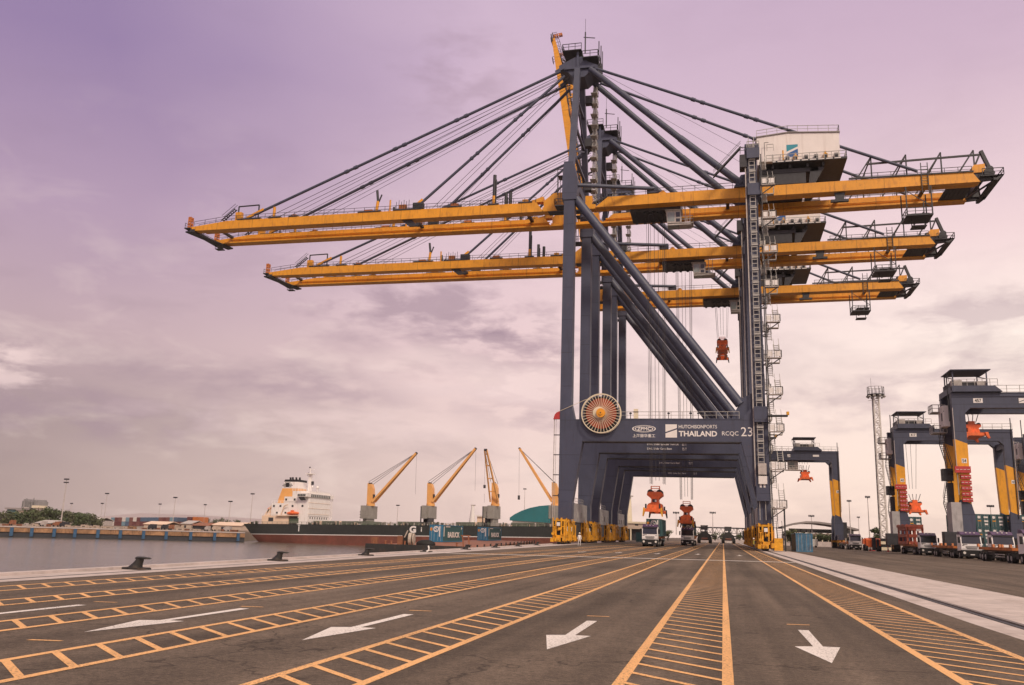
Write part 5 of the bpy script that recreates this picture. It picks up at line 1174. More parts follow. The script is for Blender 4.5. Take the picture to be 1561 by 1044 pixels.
# ---------------------------------------------------------------- bulk carrier lying across the end of the basin
YS = 390.0; TRIM = .0195
def shp(px, py, dy=0): p = at(px, py, YS + dy); return p
sx = at(368, 800, YS).x
ship = thing('bulk_carrier', 'black and red bulk carrier with white superstructure and buff deck cranes', 'ship', (sx, YS, WZ)); ship.rotation_euler = (0, -TRIM, 0)
def S(px, py=None):                     # pixel on the ship's near side -> ship-local x, z
    p = at(px, py if py else 800, YS); x, z = p.x - sx, p.z - WZ; c, s = math.cos(TRIM), math.sin(TRIM)
    return (x * c + z * s, -x * s + z * c)
DK = 8.35                                # deck above the local base line
Ls = 196.0; BW = 28.0
def loft(zs, mats, extra=0):
    b = MB(); st = []
    for k in range(41):
        x = Ls * k / 40; st.append(x)
    def half(x, z):
        f = 1.0
        if x < 22: f = min(1, .86 + .14 * (x / 22) ** .6)
        if x > 150: f = max(.02, 1 - ((x - 150) / 46) ** 2.2)
        return BW / 2 * f * (1 - .25 * max(0, (4 - z) / 10) * (1 if (x < 25 or x > 150) else .15))
    def xs(x, z):                        # raked stern and bow
        if x < 20: return x + (1 - x / 20) * max(0, (DK - z)) * .95
        if x > 170: return x - (x - 170) / 26 * max(0, DK - z) * .5
        return x
    for i in range(len(zs) - 1):
        z0, z1 = zs[i], zs[i + 1]; b.use(mats[i])
        for s in (-1, 1):
            v = [(xs(x, z), BW / 2 + s * half(x, z) , z) for z in (z0, z1) for x in st]; n = len(st)
            b.add(v, [(j, j + 1, n + j + 1, n + j) for j in range(n - 1)], True)
        v = [(xs(0, z), BW / 2 + s * half(0, z), z) for z in (z0, z1) for s in (-1, 1)]; b.add(v, [(0, 1, 3, 2)])
    top = [(xs(x, DK), BW / 2 - half(x, DK), DK - .02) for x in st] + [(xs(x, DK), BW / 2 + half(x, DK), DK - .02) for x in st[::-1]]
    b.use(SHIPG).add(top, [tuple(range(len(top)))])
    return b
loft([-6, .4, 3.35, 3.7, DK], [BOOT, BOOT, WHITE, HULL]).build('hull', ship)
def sbox(b, px0, px1, y0, y1, pt, pb): x0 = S(px0)[0]; x1 = S(px1)[0]; b.box(x0, x1, y0, y1, S((px0 + px1) / 2, pb)[1] if pb else DK - .1, S((px0 + px1) / 2, pt)[1])
su = MB().use(SHIPC); sbox(su, 396, 437, 1.5, 26, 786, None)
su.use(SHIPW); sbox(su, 408.8, 466, 2.0, 25.5, 766.5, 786); sbox(su, 427.5, 466, 2.2, 25, 756.5, 766.5); sbox(su, 439, 466, 2.5, 25, 747.8, 756.5)
x0, x1 = S(450)[0], S(465.5)[0]
su.box(x0, x1, 1.8, 25.8, DK, S(458, 757)[1]); zt = S(458, 749.5)[1]; su.box(x0 + .5, x1 + .6, -1.0, 29, S(458, 757)[1], zt - .6); su.box(x0, x1 - 1, 3, 25, zt - .6, zt + .3)
su.prism([(x1 - 3, DK + 7), (x1 - .4, S(458, 757)[1]), (x1 - 3, S(458, 757)[1])], 'y', -.8, 1.8) if False else None
hs = su.build('superstructure', ship)
def win(x0_, x1_, y0_, y1_, z0_, z1_): MB().use(GLASS).box(x0_, x1_, y0_, y1_, z0_, z1_).build('window', hs)
for r, zz in enumerate((2.6, 5.3, 7.9)):
    for i in range(8):
        if r == 2 and i % 3 == 1: continue
        yy = 4.0 + i * 2.6; win(x1, x1 + .06, yy, yy + .9, DK + zz, DK + zz + 1.0)
for i in range(11): yy = 3 + i * 2.0; win(x1 + .6, x1 + .68, yy, yy + 1.5, zt - 2.4, zt - 1.0)
for px, py in ((433, 761), (446, 761), (414.5, 771), (419, 781.5), (432, 781.5), (424.5, 771), (458, 761), (458.5, 771), (443, 771)): x, z = S(px, py); win(x - .5, x + .5, 1.76 if px > 450 else 1.96 if py > 766 else 2.16, 2.1, z - .5, z + .5)
for k in range(5): win(x0 + .8 + k * .85, x0 + 1.5 + k * .85, -1.04, -1.0, zt - 2.2, zt - 1.1)
x, z = S(410.5, 791.5); win(x - 1.3, x + 1.3, 1.44, 1.5, z - .9, z + .9); x, z = S(457, 759); MB().use(GLASS).prism([(x - 2, z + 1), (x + 1.2, z + 1), (x + 2.4, z - 1), (x - .4, z - 1)], 'y', 1.7, 1.8).build('window', hs)
for zz in (5.0, 7.7, 10.4): MB().use(SHIPC).box(x1 - .02, x1 + .3, 1.8, 25.8, DK + zz - .12, DK + zz).build('deck_ledge', hs)
for px0, px1, py, y_ in ((396, 437, 786, 1.4), (409, 450, 766.5, 1.9), (439, 465, 747.8, 2.4)): MB().use(SHIPW).rail([(S(px0)[0], y_, S((px0 + px1) / 2, py)[1]), (S(px1)[0], y_, S((px0 + px1) / 2, py)[1])], 1.1, 1.5, .06).build('deck_rail', hs)
for wrd, zz, hh, mt_ in (('NO SMOKING', 6.7, .55, REDD), ('SAFETY FIRST', 4.1, .6, DARK)): text(wrd, mt_, hs, 9.5, 18, x1 + .02, DK + zz, DK + zz + hh, face='+x', bold=.04)
gr = MB().use(DGREEN); sbox(gr, 438, 452, 1.7, 3, 789, 797.5); gr.build('deck_locker', ship)
fu = MB()
def fun(p0, p1, p2, p3, y0, y1, mt): fu.use(mt).prism([S(*p0), S(*p1), S(*p2), S(*p3)], 'y', y0, y1)
fun((408, 767), (428.5, 767), (440.5, 742.6), (417, 742.6), 9, 19, SHIPO); fun((417, 742.6), (440.5, 742.6), (441, 732.6), (420, 732.6), 9, 19, SHIPW); fun((420, 732.6), (441, 732.6), (441, 729), (421, 729), 9, 19, BLACK)
fun((428.5, 767), (441, 757), (440.5, 742.6), (428.5, 742.6), 9.2, 19, SHIPO)
fu.use(BLACK)
for px in (424, 429, 433, 437): x, z = S(px, 729); fu.tube((x, 12 + (px % 3), z), (x - .2, 12 + (px % 3), z + 1.3), .5, 8)
x, z = S(425, 737.4)
for dz, w in ((1.0, 1.5), (.35, 2.4), (-.35, 2.8), (-1.0, 2.2)): fu.box(x - w, x + w, 8.93, 8.99, z + dz - .16, z + dz + .16)
fu.tube((x, 8.9, z), (x, 8.99, z), 1.1, 16); fu.build('funnel', ship)
ms = MB().use(SHIPW); x, z = S(453.5, 747); x2, z2 = S(455.2, 720); ms.beam((x, 13, z - 2), (x2, 13, z2), 1.5, 1.3); ms.box(x2 - 2, x2 + 1.9, 11, 15, z2, z2 + .3); ms.tube((x2, 13, z2), (x2 - .5, 13, z2 + 3.2), .18, 6); ms.beam((x2 - .8, 13, z2 + 2.1), (x2 + 2, 13, z2 + 2.4), .22); ms.use(DARK).box(x2 + .9, x2 + 1.9, 12.6, 13.4, z - 0 + 3.2, z + 5.0); ms.beam((x2 - 1.6, 13, z2 - .9), (x2 - 1.2, 13, z2 + 1), .16); ms.ball((x2 - .6, 13, z2 + 3.4), .4)
ms.build('radar_mast', hs)
dm = MB().use(SHIPW); x, z = S(486, 741.5); dm.ball((x - 5.5, 10, z), .75); dm.tube((x - 5.5, 10, z - 2), (x - 5.5, 10, z), .25, 6); x, z = S(470.5, 740.5); dm.ball((x - 3, 10, z), .5); dm.use(DARK).tube((x - 1, 12, z - 2), (x - 1, 12, z + .3), .2, 6); dm.build('radome', hs)
# lattice prop carrying the far bridge wing, lifeboat, poop rails
b = MB().use(SHIPW)
for yy in (26.5, 29): b.beam((x1 - .3, yy, DK), (x1 - .3, yy, S(458, 757)[1] + .3), .35)
b.beam((x1 - .3, 26.5, DK), (x1 - .3, 29, DK + 4), .2); b.beam((x1 - .3, 29, DK + 4), (x1 - .3, 26.5, DK + 8), .2); b.build('bridge_wing_prop', hs)
b = MB().use(ORANGE); x, z = S(445, 782); b.ball((x, .9, z), 1.0, (3.4, 1.0, .8), 14, 8); b.box(x - 1, x + .4, .4, 1.4, z + .5, z + 1.4); b.build('lifeboat', ship)
b = MB().use(SHIPC); x, z = S(432, 774); b.path([(x - 1.5, 1, z - 3), (x, .8, z + 1), (x + 2, .6, z + 1.6)], .25, 6); b.box(x - 4, S(452)[0], .3, 2, S(440, 786.4)[1], S(440, 785.4)[1]); b.prism([S(394, 790), S(397, 790), S(411, 769), S(409, 769)], 'y', 3, 3.5); b.prism([S(400, 786), S(408, 786), S(408, 776), S(404, 776)], 'y', 3, 5); b.use(ORANGE).prism([S(401, 775.5), S(409, 775.5), S(408.5, 769)], 'y', 4, 7); b.build('lifeboat_davit', ship)
rl = MB().use(SHIPG)
random.seed(11)
for y_ in (.5, 27.5): rl.rail([(6, y_, DK), (Ls - 14, y_, DK)], 1.1, 2.6, .07)
for k in range(150):
    x = random.uniform(2, Ls - 12); h = random.uniform(.5, 1.7); w_ = random.uniform(.15, .9)
    if S(396)[0] - 2 < x < S(466)[0]: continue
    rl.use(random.choice((SHIPG, DGREEN, SHIPC, PALE, DGREEN))).box(x, x + w_, .9, 2.2, DK, DK + h)
rl.build('deck_railing', ship)
ht = MB().use(DGREEN)
for px0, px1 in ((474, 556), (600, 634), (690, 730), (775, 826)):
    xa, xb = S(px0)[0], S(px1)[0]; ht.box(xa, xb, 5, 23, DK, DK + 1.7); ht.use(DARK).box(xa + .3, xb - .3, 4.9, 23.1, DK + 1.0, DK + 1.15); ht.use(DGREEN)
ht.build('hatch_cover', ship)
# deck cranes
def deck_crane(px, jib, y_=14, front=False, house=True):
    x = at(px, 772, YS + y_).x - sx; p = MB().use(SHIPG)
    if house:
        p.box(x - 1.6, x + 1.0, 5.5, 20.5, S(px, 790)[1], S(px, 769.8)[1]); p.use(DARK)
        for zz in range(4): p.box(x - 1.75, x - 1.6, 5.3, 5.8, DK + 2 + zz * 1.3, DK + 2.6 + zz * 1.3)
        p.use(SHIPG).box(x - 1.2, x + .6, 8, 18, DK, S(px, 790)[1])
    h = p.build('crane_pedestal', ship)
    zb = S(px, 768.5)[1]
    c = MB().use(SHIPO); c.tube((x, y_, zb - .4), (x, y_, zb + .7), 2.1, 18)
    c.prism([(x - 1.5, zb + .7), (x + 1.5, zb + .7), (x + 1.2, zb + 8.0), (x + .4, zb + 10.2), (x - 1.5, zb + 10.6)], 'y', y_ - 1.6, y_ + 1.6)
    c.use(DARK).tube((x - .6, y_ - 1.7, zb + 10.6), (x - .6, y_ + 1.7, zb + 10.6), .35, 8); c.box(x + 1.2, x + 1.9, y_ - 1, y_ + .6, zb + 3.5, zb + 5.2)
    cr = c.build('deck_crane', ship)
    j = MB().use(SHIPO); tx, tz = jib[0], jib[1]; ty = jib[2] if len(jib) > 2 else y_
    tip = Vector((x + tx, ty, zb + tz)); root = Vector((x + (1.4 if tx > 0 else -1.4), y_, zb + 1.6))
    if front: root = Vector((x, y_ - 2.0, zb + 1.6))
    sd = Vector((0, 1, 0)) if not front else Vector((1, 0, 0))
    for s in (-1, 1): j.beam(root + sd * s * 1.9, tip + sd * s * .5, .55, .95)
    for f in (.2, .45, .7, .92): q = root.lerp(tip, f); w_ = 1.9 + (.5 - 1.9) * f; j.beam(q - sd * w_, q + sd * w_, .35, .5)
    if not front: j.beam(root, tip, 1.6, .5)
    j.use(DARK).tube(tip - sd * .7, tip + sd * .7, .55, 10); j.build('jib', cr)
    w = MB().use(ROPE); top = Vector((x - .6, y_, zb + 10.6))
    for s in (-1.2, 0, 1.2): w.tube(top + sd * s + Vector((s * .5, 0, -s * .5)), tip + sd * s * .3, .1, 4, cap=False)
    w.tube(tip + Vector((.2 if tx > 0 else -.2, 0, -.4)), tip + Vector((.2 if tx > 0 else -.2, 0, -(20 if not front else 16))), .05, 4, cap=False)
    if front or tx < 0: w.box(tip.x - .5 - .2, tip.x + .3, ty - .3, ty + .3, tip.z - (17.5 if front else 24), tip.z - (16 if front else 22)); w.tube(tip + Vector((-.2, 0, -20)), tip + Vector((-.2, 0, -24)), .05, 4, cap=False)
    w.build('jib_rope', cr)
def rel(px, x1_, y1_, y_=14): a = at(px, 768.5, YS + y_); q = at(x1_, y1_, YS + y_); return (q.x - a.x, q.z - a.z)
deck_crane(566, rel(568.5, 639.5, 690.5)); deck_crane(657.5, rel(660.5, 730.5, 683.5))
a = at(757, 768.5, YS + 14); q = at(744, 684, YS - 2); deck_crane(756, (q.x - a.x, q.z - a.z, -2), front=True)
a = rel(852, 799, 681); deck_crane(848, a)
for px in (641, 737): b = MB().use(SHIPG); x = S(px)[0]; b.box(x - 2, x + 1.5, 6, 18, S(px, 789)[1], S(px, 771)[1]); b.use(DARK).box(x - 2.2, x - 1.8, 5.6, 6.2, DK, S(px, 771)[1]); b.box(x - 1.5, x + 1.2, 8, 16, DK, S(px, 789)[1]); b.build('grab_store', ship)
x = S(838)[0]; MB().use(SHIPG).box(x, x + 3, 5, 16, DK, S(838, 770)[1]).build('grab_store', ship)
for ch, px0, px1, pt, pb in (('G', 624, 634.5, 801.6, 812.2), ('i', 641.5, 643.2, 803.5, 810.5)):
    xa, zb_ = S(px0, pb); xb, zt_ = S(px1, pt); text(ch, LETTER, ship, xa, xb, -.015, zb_, zt_, bold=.05 if ch == 'G' else .02)
b = MB().use(LETTER); x, z = S(455.5, 806); b.box(x - .25, x + .25, -.02, 0.05, z - 1.2, z + 1.2); b.box(x - .5, x + .5, -.02, .05, z + 1.5, z + 1.9); b.build('draught_mark', ship)
# ---------------------------------------------------------------- lattice light mast
mp = onz(1348.5, 838.5); t = thing('lattice_light_mast', 'tall white lattice light mast with ringed platform behind the forklift', 'light mast', (mp.x + .1, mp.y, 0))
b = MB().use(WHITE); Hm = 38.3
def half(z): return .78 - .16 * z / Hm
for sx_ in (-1, 1):
    for sy_ in (-1, 1): b.beam((sx_ * half(0), sy_ * half(0), 0), (sx_ * half(Hm), sy_ * half(Hm), Hm), .24)
n = 30
for i in range(n):
    z0, z1 = Hm * i / n, Hm * (i + 1) / n; a, c = half(z0), half(z1); k = 1 if i % 2 else -1
    for s in (-1, 1):
        b.beam((-k * a, s * a, z0), (k * c, s * c, z1), .16); b.beam((s * a, -k * a, z0), (s * c, k * c, z1), .16); b.beam((-a, s * a, z0), (a, s * a, z0), .08); b.beam((s * a, -a, z0), (s * a, a, z0), .08)
b.use(DARK).beam((-1.05, 0, 0), (-.95, 0, Hm), .14); b.use(PALE)
for i in range(80): b.box(-.25, .25, -.9, -.84, .5 + i * .46, .58 + i * .46)
b.build('mast_frame', t)
b = MB().use(DARK); b.tube((0, 0, Hm), (0, 0, Hm + .25), 2.1, 20); b.use(STEEL)
for i in range(14):
    a0, a1 = 2 * math.pi * i / 14, 2 * math.pi * (i + 1) / 14; p = Vector((2 * math.cos(a0), 2 * math.sin(a0), Hm + .2)); q = Vector((2 * math.cos(a1), 2 * math.sin(a1), Hm + .2)); b.rail([p, q], 1.9, 2, .045)
b.tube((-1, 0, Hm), (-1, 0, Hm + 4.5), .04, 5); b.build('top_platform', t)
b = MB().use(STEEL)
for i in range(10): a0 = 2 * math.pi * i / 10; b.beam((1.9 * math.cos(a0), 1.9 * math.sin(a0), Hm - .5), (2.3 * math.cos(a0), 2.3 * math.sin(a0), Hm - .2), .55, .35)
b.beam((-1, -.3, Hm - 1.2), (-2, -.6, Hm - 1.5), .1); b.build('floodlight', t)
b = MB()
for k in range(4): b.use(CREAM if k % 2 == 0 else BLACK).box(-1.2, 1.2, -1.3, 1.1, k * .7, k * .7 + .69)
b.build('mast_base', t)
# ---------------------------------------------------------------- light poles
def pole(px, py, bx, by, Y, label, heads=2, w=2.6, r=.22, double=False, grp='far light poles'):
    top = at(px, py, Y); bot = at(bx, by, Y); h = top.z - bot.z
    t = thing('light_pole', label, 'light pole', (bot.x, Y, bot.z), group=grp)
    MB().use(PALE).tube((0, 0, 0), (0, 0, h), r, 8, r * .45).build('pole', t)
    b = MB().use(DARK).box(-w / 2, w / 2, -.3, .3, h - .15, h)
    for k in range(4): b.box(-w / 2 + k * w / 4 + .1, -w / 2 + (k + 1) * w / 4 - .1, -.55, .1, h - .45, h + .25)
    if double:
        for k in range(4): b.box(-w / 2 + k * w / 4 + .1, -w / 2 + (k + 1) * w / 4 - .1, -.5, .1, h - 2.1, h - 1.5)
    b.build('lamp_head', t); return t
FY = 452
pole(97, 730, 92, 803, 398, 'tall light pole with two-tier lamp head, leftmost over the green trees', double=True, w=3.0, r=.36)
pole(163, 752, 157, 804, FY, 'light pole between the trees and the coloured container rows')
pole(155, 767, 152, 800, FY + 40, 'short light pole beside the leftmost container row', w=2)
pole(107, 767, 105, 800, FY + 60, 'thin light pole just right of the two-tier light pole', w=2)
pole(266, 758, 263, 800, FY, 'light pole above the red and blue container rows')
pole(243, 768, 241, 798, FY + 60, 'thin light pole above the middle of the container rows', w=2)
pole(312, 769, 310, 800, FY + 60, 'thin light pole above the orange container shed', w=2)
pole(350, 764, 348, 801, FY, 'light pole standing behind the white shed near the ship stern')
pole(386, 752.5, 381, 800, 470, 'light pole rising directly behind the ship stern')
pole(606, 770, 605, 800, 540, 'light pole behind the ship between its first two deck cranes', w=2.4)
pole(799, 745, 799, 792, 560, 'thin dark pole in front of the teal arched roof', w=2.2)
pole(1029, 781, 1031, 815, 330, 'light pole behind the right loaded truck', w=2.4, r=.16)
pole(1085, 781, 1087, 815, 345, 'light pole above the two dark handlers', w=2.4, r=.16)
pole(1237, 786, 1238, 815, 345, 'light pole above the curved terminal roof', w=2.2, r=.16)
pole(1292, 763, 1297, 818, 330, 'light pole just right of the distant yard gantry leg', w=1.6, r=.18)
pole(1320, 757, 1326, 822, 300, 'light pole just left of the lattice light mast', w=1.6, r=.18)
pole(1308, 788, 1310, 818, 380, 'thin low pole between the two light poles near the mast', w=1.2, r=.14)
pole(1512, 771, 1513, 812, 330, 'light pole rising behind the stacked teal containers', w=2.4, r=.16)
# ---------------------------------------------------------------- trees
def crown_mesh(seed, w, h, d, n, mt, leaf=.55):
    rnd = random.Random(seed); b = MB().use(mt); clumps = []
    for i in range(9):
        a = rnd.uniform(0, 6.28); rr = rnd.uniform(.1, .62)
        clumps.append((math.cos(a) * rr * w / 2, math.sin(a) * rr * d / 2, h * rnd.uniform(.32, .86), rnd.uniform(.22, .36) * w))
    for i in range(n):
        cx, cy, cz, r = rnd.choice(clumps); u = Vector((rnd.gauss(0, 1), rnd.gauss(0, 1), rnd.gauss(0, 1))).normalized() * r * rnd.uniform(.55, 1.05)
        p = Vector((cx + u.x, cy + u.y, cz + u.z * .7)); s = leaf * rnd.uniform(.6, 1.4)
        nn = (u.normalized() + Vector((rnd.uniform(-.7, .7), rnd.uniform(-.7, .7), rnd.uniform(-.3, .9)))).normalized()
        a = nn.orthogonal().normalized(); q = nn.cross(a); th = rnd.uniform(0, 6.28); a, q = a * math.cos(th) + q * math.sin(th), q * math.cos(th) - a * math.sin(th)
        b.add([p - a * s, p + q * s * .6, p + a * s, p - q * s * .6], [(0, 1, 2, 3)])
    return b
def tree(px, pt, pb, Y, wpx, label, seed, n=700, grp='trees on the far shore', mt=None):
    top = at(px, pt, Y); bot = at(px, pb, Y); h = top.z - bot.z; w = wpx * Y / F
    t = thing('broadleaf_tree', label, 'tree', (bot.x, Y, bot.z), group=grp)
    tk = MB().use(BARK).tube((0, 0, 0), (.1, 0, h * .55), .05 * h + .06, 8, .02 * h + .03)
    rnd = random.Random(seed)
    for k in range(5): a = rnd.uniform(0, 6.28); tk.tube((.05, 0, h * (.3 + .05 * k)), (math.cos(a) * w * .28, math.sin(a) * w * .28, h * (.55 + .06 * k)), .018 * h + .03, 6, .01)
    tk.build('trunk', t)
    crown_mesh(seed, w, h, w * .8, n, mt or (TREEC if seed % 3 else TREEC2), max(.22, .05 * w + .1)).build('crown', t)
    return t
LBL = 'bushy dark green tree in the far-shore grove behind the wharf wall'
random.seed(21)
for i, (px, pt, w) in enumerate(((4, 780, 34), (20, 778, 34), (36, 777, 36), (54, 775, 36), (70, 773.5, 36), (82, 774.5, 34), (97, 778, 32), (112, 779, 32), (126, 780, 30), (140, 783, 26), (10, 790, 24), (30, 790, 24), (62, 788, 26), (90, 788, 26), (118, 789, 22), (150, 787, 20))):
    tree(px, pt, 805, 415 + (i % 4) * 9 - (14 if i >= 10 else 0), w, LBL, 30 + i, 620)
for i, (px, pt) in enumerate(((306, 790), (316, 788), (326, 791), (336, 790), (345, 792), (362, 792), (303, 793), (140, 784), (130, 786))):
    tree(px, pt, 801, 620 + (i % 3) * 12, 14, 'small hazy tree on the skyline behind the far wharf sheds', 60 + i, 260)
tree(1337, 800, 836, 240, 18, 'rounded green tree between the small far truck and the forklift', 71, 700, 'trees in the yard')
tree(1206, 806, 832, 235, 22, 'bushy tree directly behind the blue container with grey sides', 72, 600, 'trees in the yard')
for i, px in enumerate((1222, 1236, 1252, 1262)): tree(px, 813, 826, 300, 18, 'low green bush in front of the curved terminal roof', 80 + i, 260, 'bushes in front of the terminal')
for i, (px, pt) in enumerate(((1018, 806), (1012, 809), (957, 789), (1066, 812), (1090, 811), (1128, 812), (1103, 813))): tree(px, pt, 824, 335, 15, ('dark green tree beside the beige building roof' if px == 957 else 'small green tree seen under the crane portals behind the trucks'), 90 + i, 240, None if px == 957 else 'trees seen under the cranes')
# ---------------------------------------------------------------- buildings on the far shore
def building(name, label, cat, parts, Y, grp=None):
    t = None
    for nm, px0, px1, pt, pb, dp, mt in parts:
        a = at(px0, pb, Y); c = at(px1, pt, Y)
        if t is None: t = thing(name, label, cat, (a.x, Y, a.z), group=grp); O = Vector((a.x, Y, a.z))
        MB().use(mt).box(a.x - O.x, c.x - O.x, dp[0], dp[1], a.z - O.z, c.z - O.z).build(nm, t)
    return t
HZ = mat('hazy_grey_silo', (.3, .29, .29), .7, .3, .08)
t = building('grain_silo', 'grey cluster of silos on the skyline above the green trees', 'silo', [('headhouse', 28, 31, 763, 790, (3, 20), HZ), ('headhouse', 31.3, 33.5, 760.5, 790, (3, 20), HZ), ('bin', 34.5, 37.5, 766, 790, (0, 14), HZ), ('bin', 38, 41.5, 764, 790, (0, 14), HZ), ('bin', 42, 44.6, 768, 790, (0, 14), HZ), ('bin', 45, 48, 765, 790, (0, 14), HZ), ('headhouse', 49, 51, 761.5, 790, (2, 20), HZ), ('headhouse', 51.5, 53, 764, 790, (2, 20), HZ), ('gallery', 30, 53, 763.5, 764.4, (6, 9), HZ), ('conveyor', 36, 45, 773, 774.5, (-2, 0), PALE), ('vent_pipe', 36, 36.5, 759, 766, (4, 5), HZ), ('vent_pipe', 47, 47.4, 758.5, 766, (4, 5), HZ)], 900)
building('water_tank', 'pale pink tank building beside the silos above the trees', 'tank', [('tank_body', 50, 58.5, 773, 790, (0, 12), TAN), ('tank_rim', 49, 60, 770.5, 774, (-1, 13), CREAM)], 880)
building('shed', 'low teal shed left of the silos above the trees', 'shed', [('wall', 9, 25, 775.5, 790, (0, 18), TEAL), ('roof', 8, 27, 774, 776, (-1, 19), ROOFG)], 860)
building('shed', 'long grey roofed shed in front of the silos', 'shed', [('wall', 26, 48, 777, 790, (0, 18), TAN), ('roof', 25, 49, 776, 778, (-1, 19), ROOFG)], 850)
def gable(label, px0, px1, pt, pb, Y, mt, rt, grp=None, name='shed'):
    a = at(px0, pb, Y); c = at(px1, pt, Y); L = c.x - a.x; H = c.z - a.z
    t = thing(name, label, 'shed', (a.x, Y, a.z), group=grp)
    MB().use(mt).box(0, L, 0, 14, 0, H * .62).use(DARK).box(L * .3, L * .5, -.05, 0, 0, H * .4).build('wall', t)
    MB().use(rt).prism([(-.6, H * .58), (7, H), (14.6, H * .58), (14.6, H * .64), (7, H + .25), (-.6, H * .64)], 'x', -.5, L + .5).build('roof', t)
    return t
gable('small hut with pale roof at the foot of the far trees', 54, 78, 793.5, 803, 392, DARK, PALE)
gable('long white roofed shed in the middle of the far wharf', 219, 253, 795.5, 805, 432, TAN, SHIPC)
gable('white roofed warehouse just left of the ship stern', 324, 368, 797, 807, 440, TAN, SHIPC)
gable('pale peaked roof shed between the two white roofed sheds', 276, 292, 794, 805, 445, TAN, PALE)
gable('brown low shed behind the far wharf next to the white warehouse', 293, 318, 797.5, 807, 440, CHASSD, BARGED)
gable('pale low shed at the left end of the coloured container rows', 133, 150, 789, 800, 470, PALE, PALE)
random.seed(9)
cc = [mat('far_container_red', (.2, .085, .075), .6), mat('far_container_blue', (.09, .14, .22), .6), mat('far_container_maroon', (.15, .05, .05), .6), mat('far_container_sky', (.18, .29, .36), .6), mat('far_container_white', (.62, .58, .55), .6)]
cn = {0: 'red', 1: 'blue', 2: 'maroon', 3: 'sky blue', 4: 'white'}
for k in range(18):
    px = 168 + k * 5.6
    if 236 < px < 240: continue
    for r in range(2):
        ci = random.choice((0, 1, 2, 1, 2, 3, 0, 4)); Y = 500; a = at(px, 801, Y); s = at(px + 5.4, 801, Y).x - a.x; h = 2.6
        b = MB().use(cc[ci]).box(0, s, 0, 12, 0, h); 
        for q in range(5): b.box(s * (q + .3) / 5, s * (q + .55) / 5, -.06, 0, .1, h - .1)
        o = b.build('far_container'); o.location = (a.x, Y, a.z + r * 2.7 - .1); tag(o, cn[ci] + ' container in the stacked rows on the far wharf', 'container', cn[ci] + ' containers on the far wharf')
for px0, px1, ci, lb in ((284, 292, 2, 'maroon container right of the coloured rows on the far wharf'), (292.5, 302, None, 'orange container at the right end of the coloured rows')):
    Y = 505; a = at(px0, 802, Y); c = at(px1, 788, Y); b = MB().use(cc[ci] if ci is not None else CHASS).box(0, c.x - a.x, 0, 12, 0, c.z - a.z)
    for q in range(8): b.box((c.x - a.x) * (q + .3) / 8, (c.x - a.x) * (q + .6) / 8, -.06, 0, .1, c.z - a.z - .1)
    o = b.build('far_container'); o.location = (a.x, Y, a.z); tag(o, lb, 'container')
random.seed(4)
names = [('parked_lorry', 'lorry', 'pale lorry parked on the far wharf edge'), ('cargo_crate', 'crate', 'rusty crate lying on the far wharf edge')]
for k in range(34):
    px = 8 + k * 10.6 + random.uniform(-3, 3); Y = (fq0 + fd * ((px) / 365 * Lq)).y + random.uniform(9, 26); Yq = Y
    p = at(px, 800, Yq); s = random.uniform(.5, 2.0); h = random.uniform(.5, 1.5); kind = 0 if h > 1.25 else 1
    b = MB().use(random.choice((BARGED, TAN, PALE, BARGED, DARK, TAN, CONCB)))
    if kind == 0: b.prism([(-s, .4), (s, .4), (s, h + 1), (-s * .3, h + 1), (-s * .3, h + .5), (-s * .8, h + .5), (-s, h * .6)], 'y', 0, 2.2).use(BLACK).tube((-s * .6, -.05, .4), (-s * .6, .3, .4), .4, 10).tube((s * .6, -.05, .4), (s * .6, .3, .4), .4, 10)
    else: b.box(-s, s, 0, 1.4, 0, h).box(-s * 1.05, s * 1.05, -.05, 1.45, h, h + .12).use(DARK).box(-s * .5, s * .5, -.04, 0, h * .3, h * .6)
    o = b.build(names[kind][0]); o.location = (p.x, Yq, FZ); tag(o, names[kind][2], names[kind][1], names[kind][2].split()[1] + ' row on the far wharf')
# behind the ship
t = thing('arched_warehouse', 'teal arched roof warehouse behind the ship beside the crane leg', 'warehouse', tuple(at(778, 798, 470)))
O = at(778, 798, 470); pts = [at(px, py, 470) for px, py in ((777, 789), (784, 784), (795, 778.5), (808, 774), (822, 771.2), (836, 770), (850, 770.5), (868, 773))]
pl = [(p.x - O.x, p.z - O.z) for p in pts]
MB().use(ROOFT).prism(pl + [(pl[-1][0], pl[0][1] - 2.5), (pl[0][0], pl[0][1] - 1.5)], 'y', 0, 30).build('roof', t)
MB().use(PALE).box(1, pl[-1][0], .4, 29, -1, pl[0][1] - 1.5).build('wall', t)
building('harbour_office', 'white house with slim pointed tower behind the ship deck', 'building', [('wall', 727, 736, 787, 798, (0, 10), SHIPC), ('roof', 726, 737, 785.5, 787.2, (-1, 11), WHITE)], 480)
O = at(719.5, 798, 478); c = at(720.5, 771, 478); t = thing('white_tower', 'slim white tapering tower between the second and third ship cranes', 'tower', tuple(O))
MB().use(WHITE).tube((0, 0, 0), (0, 0, c.z - O.z), 1.9, 10, .7).build('shaft', t); MB().use(PALE).box(-1, 1.6, -.5, .5, c.z - O.z, c.z - O.z + .6).build('lamp_deck', t)
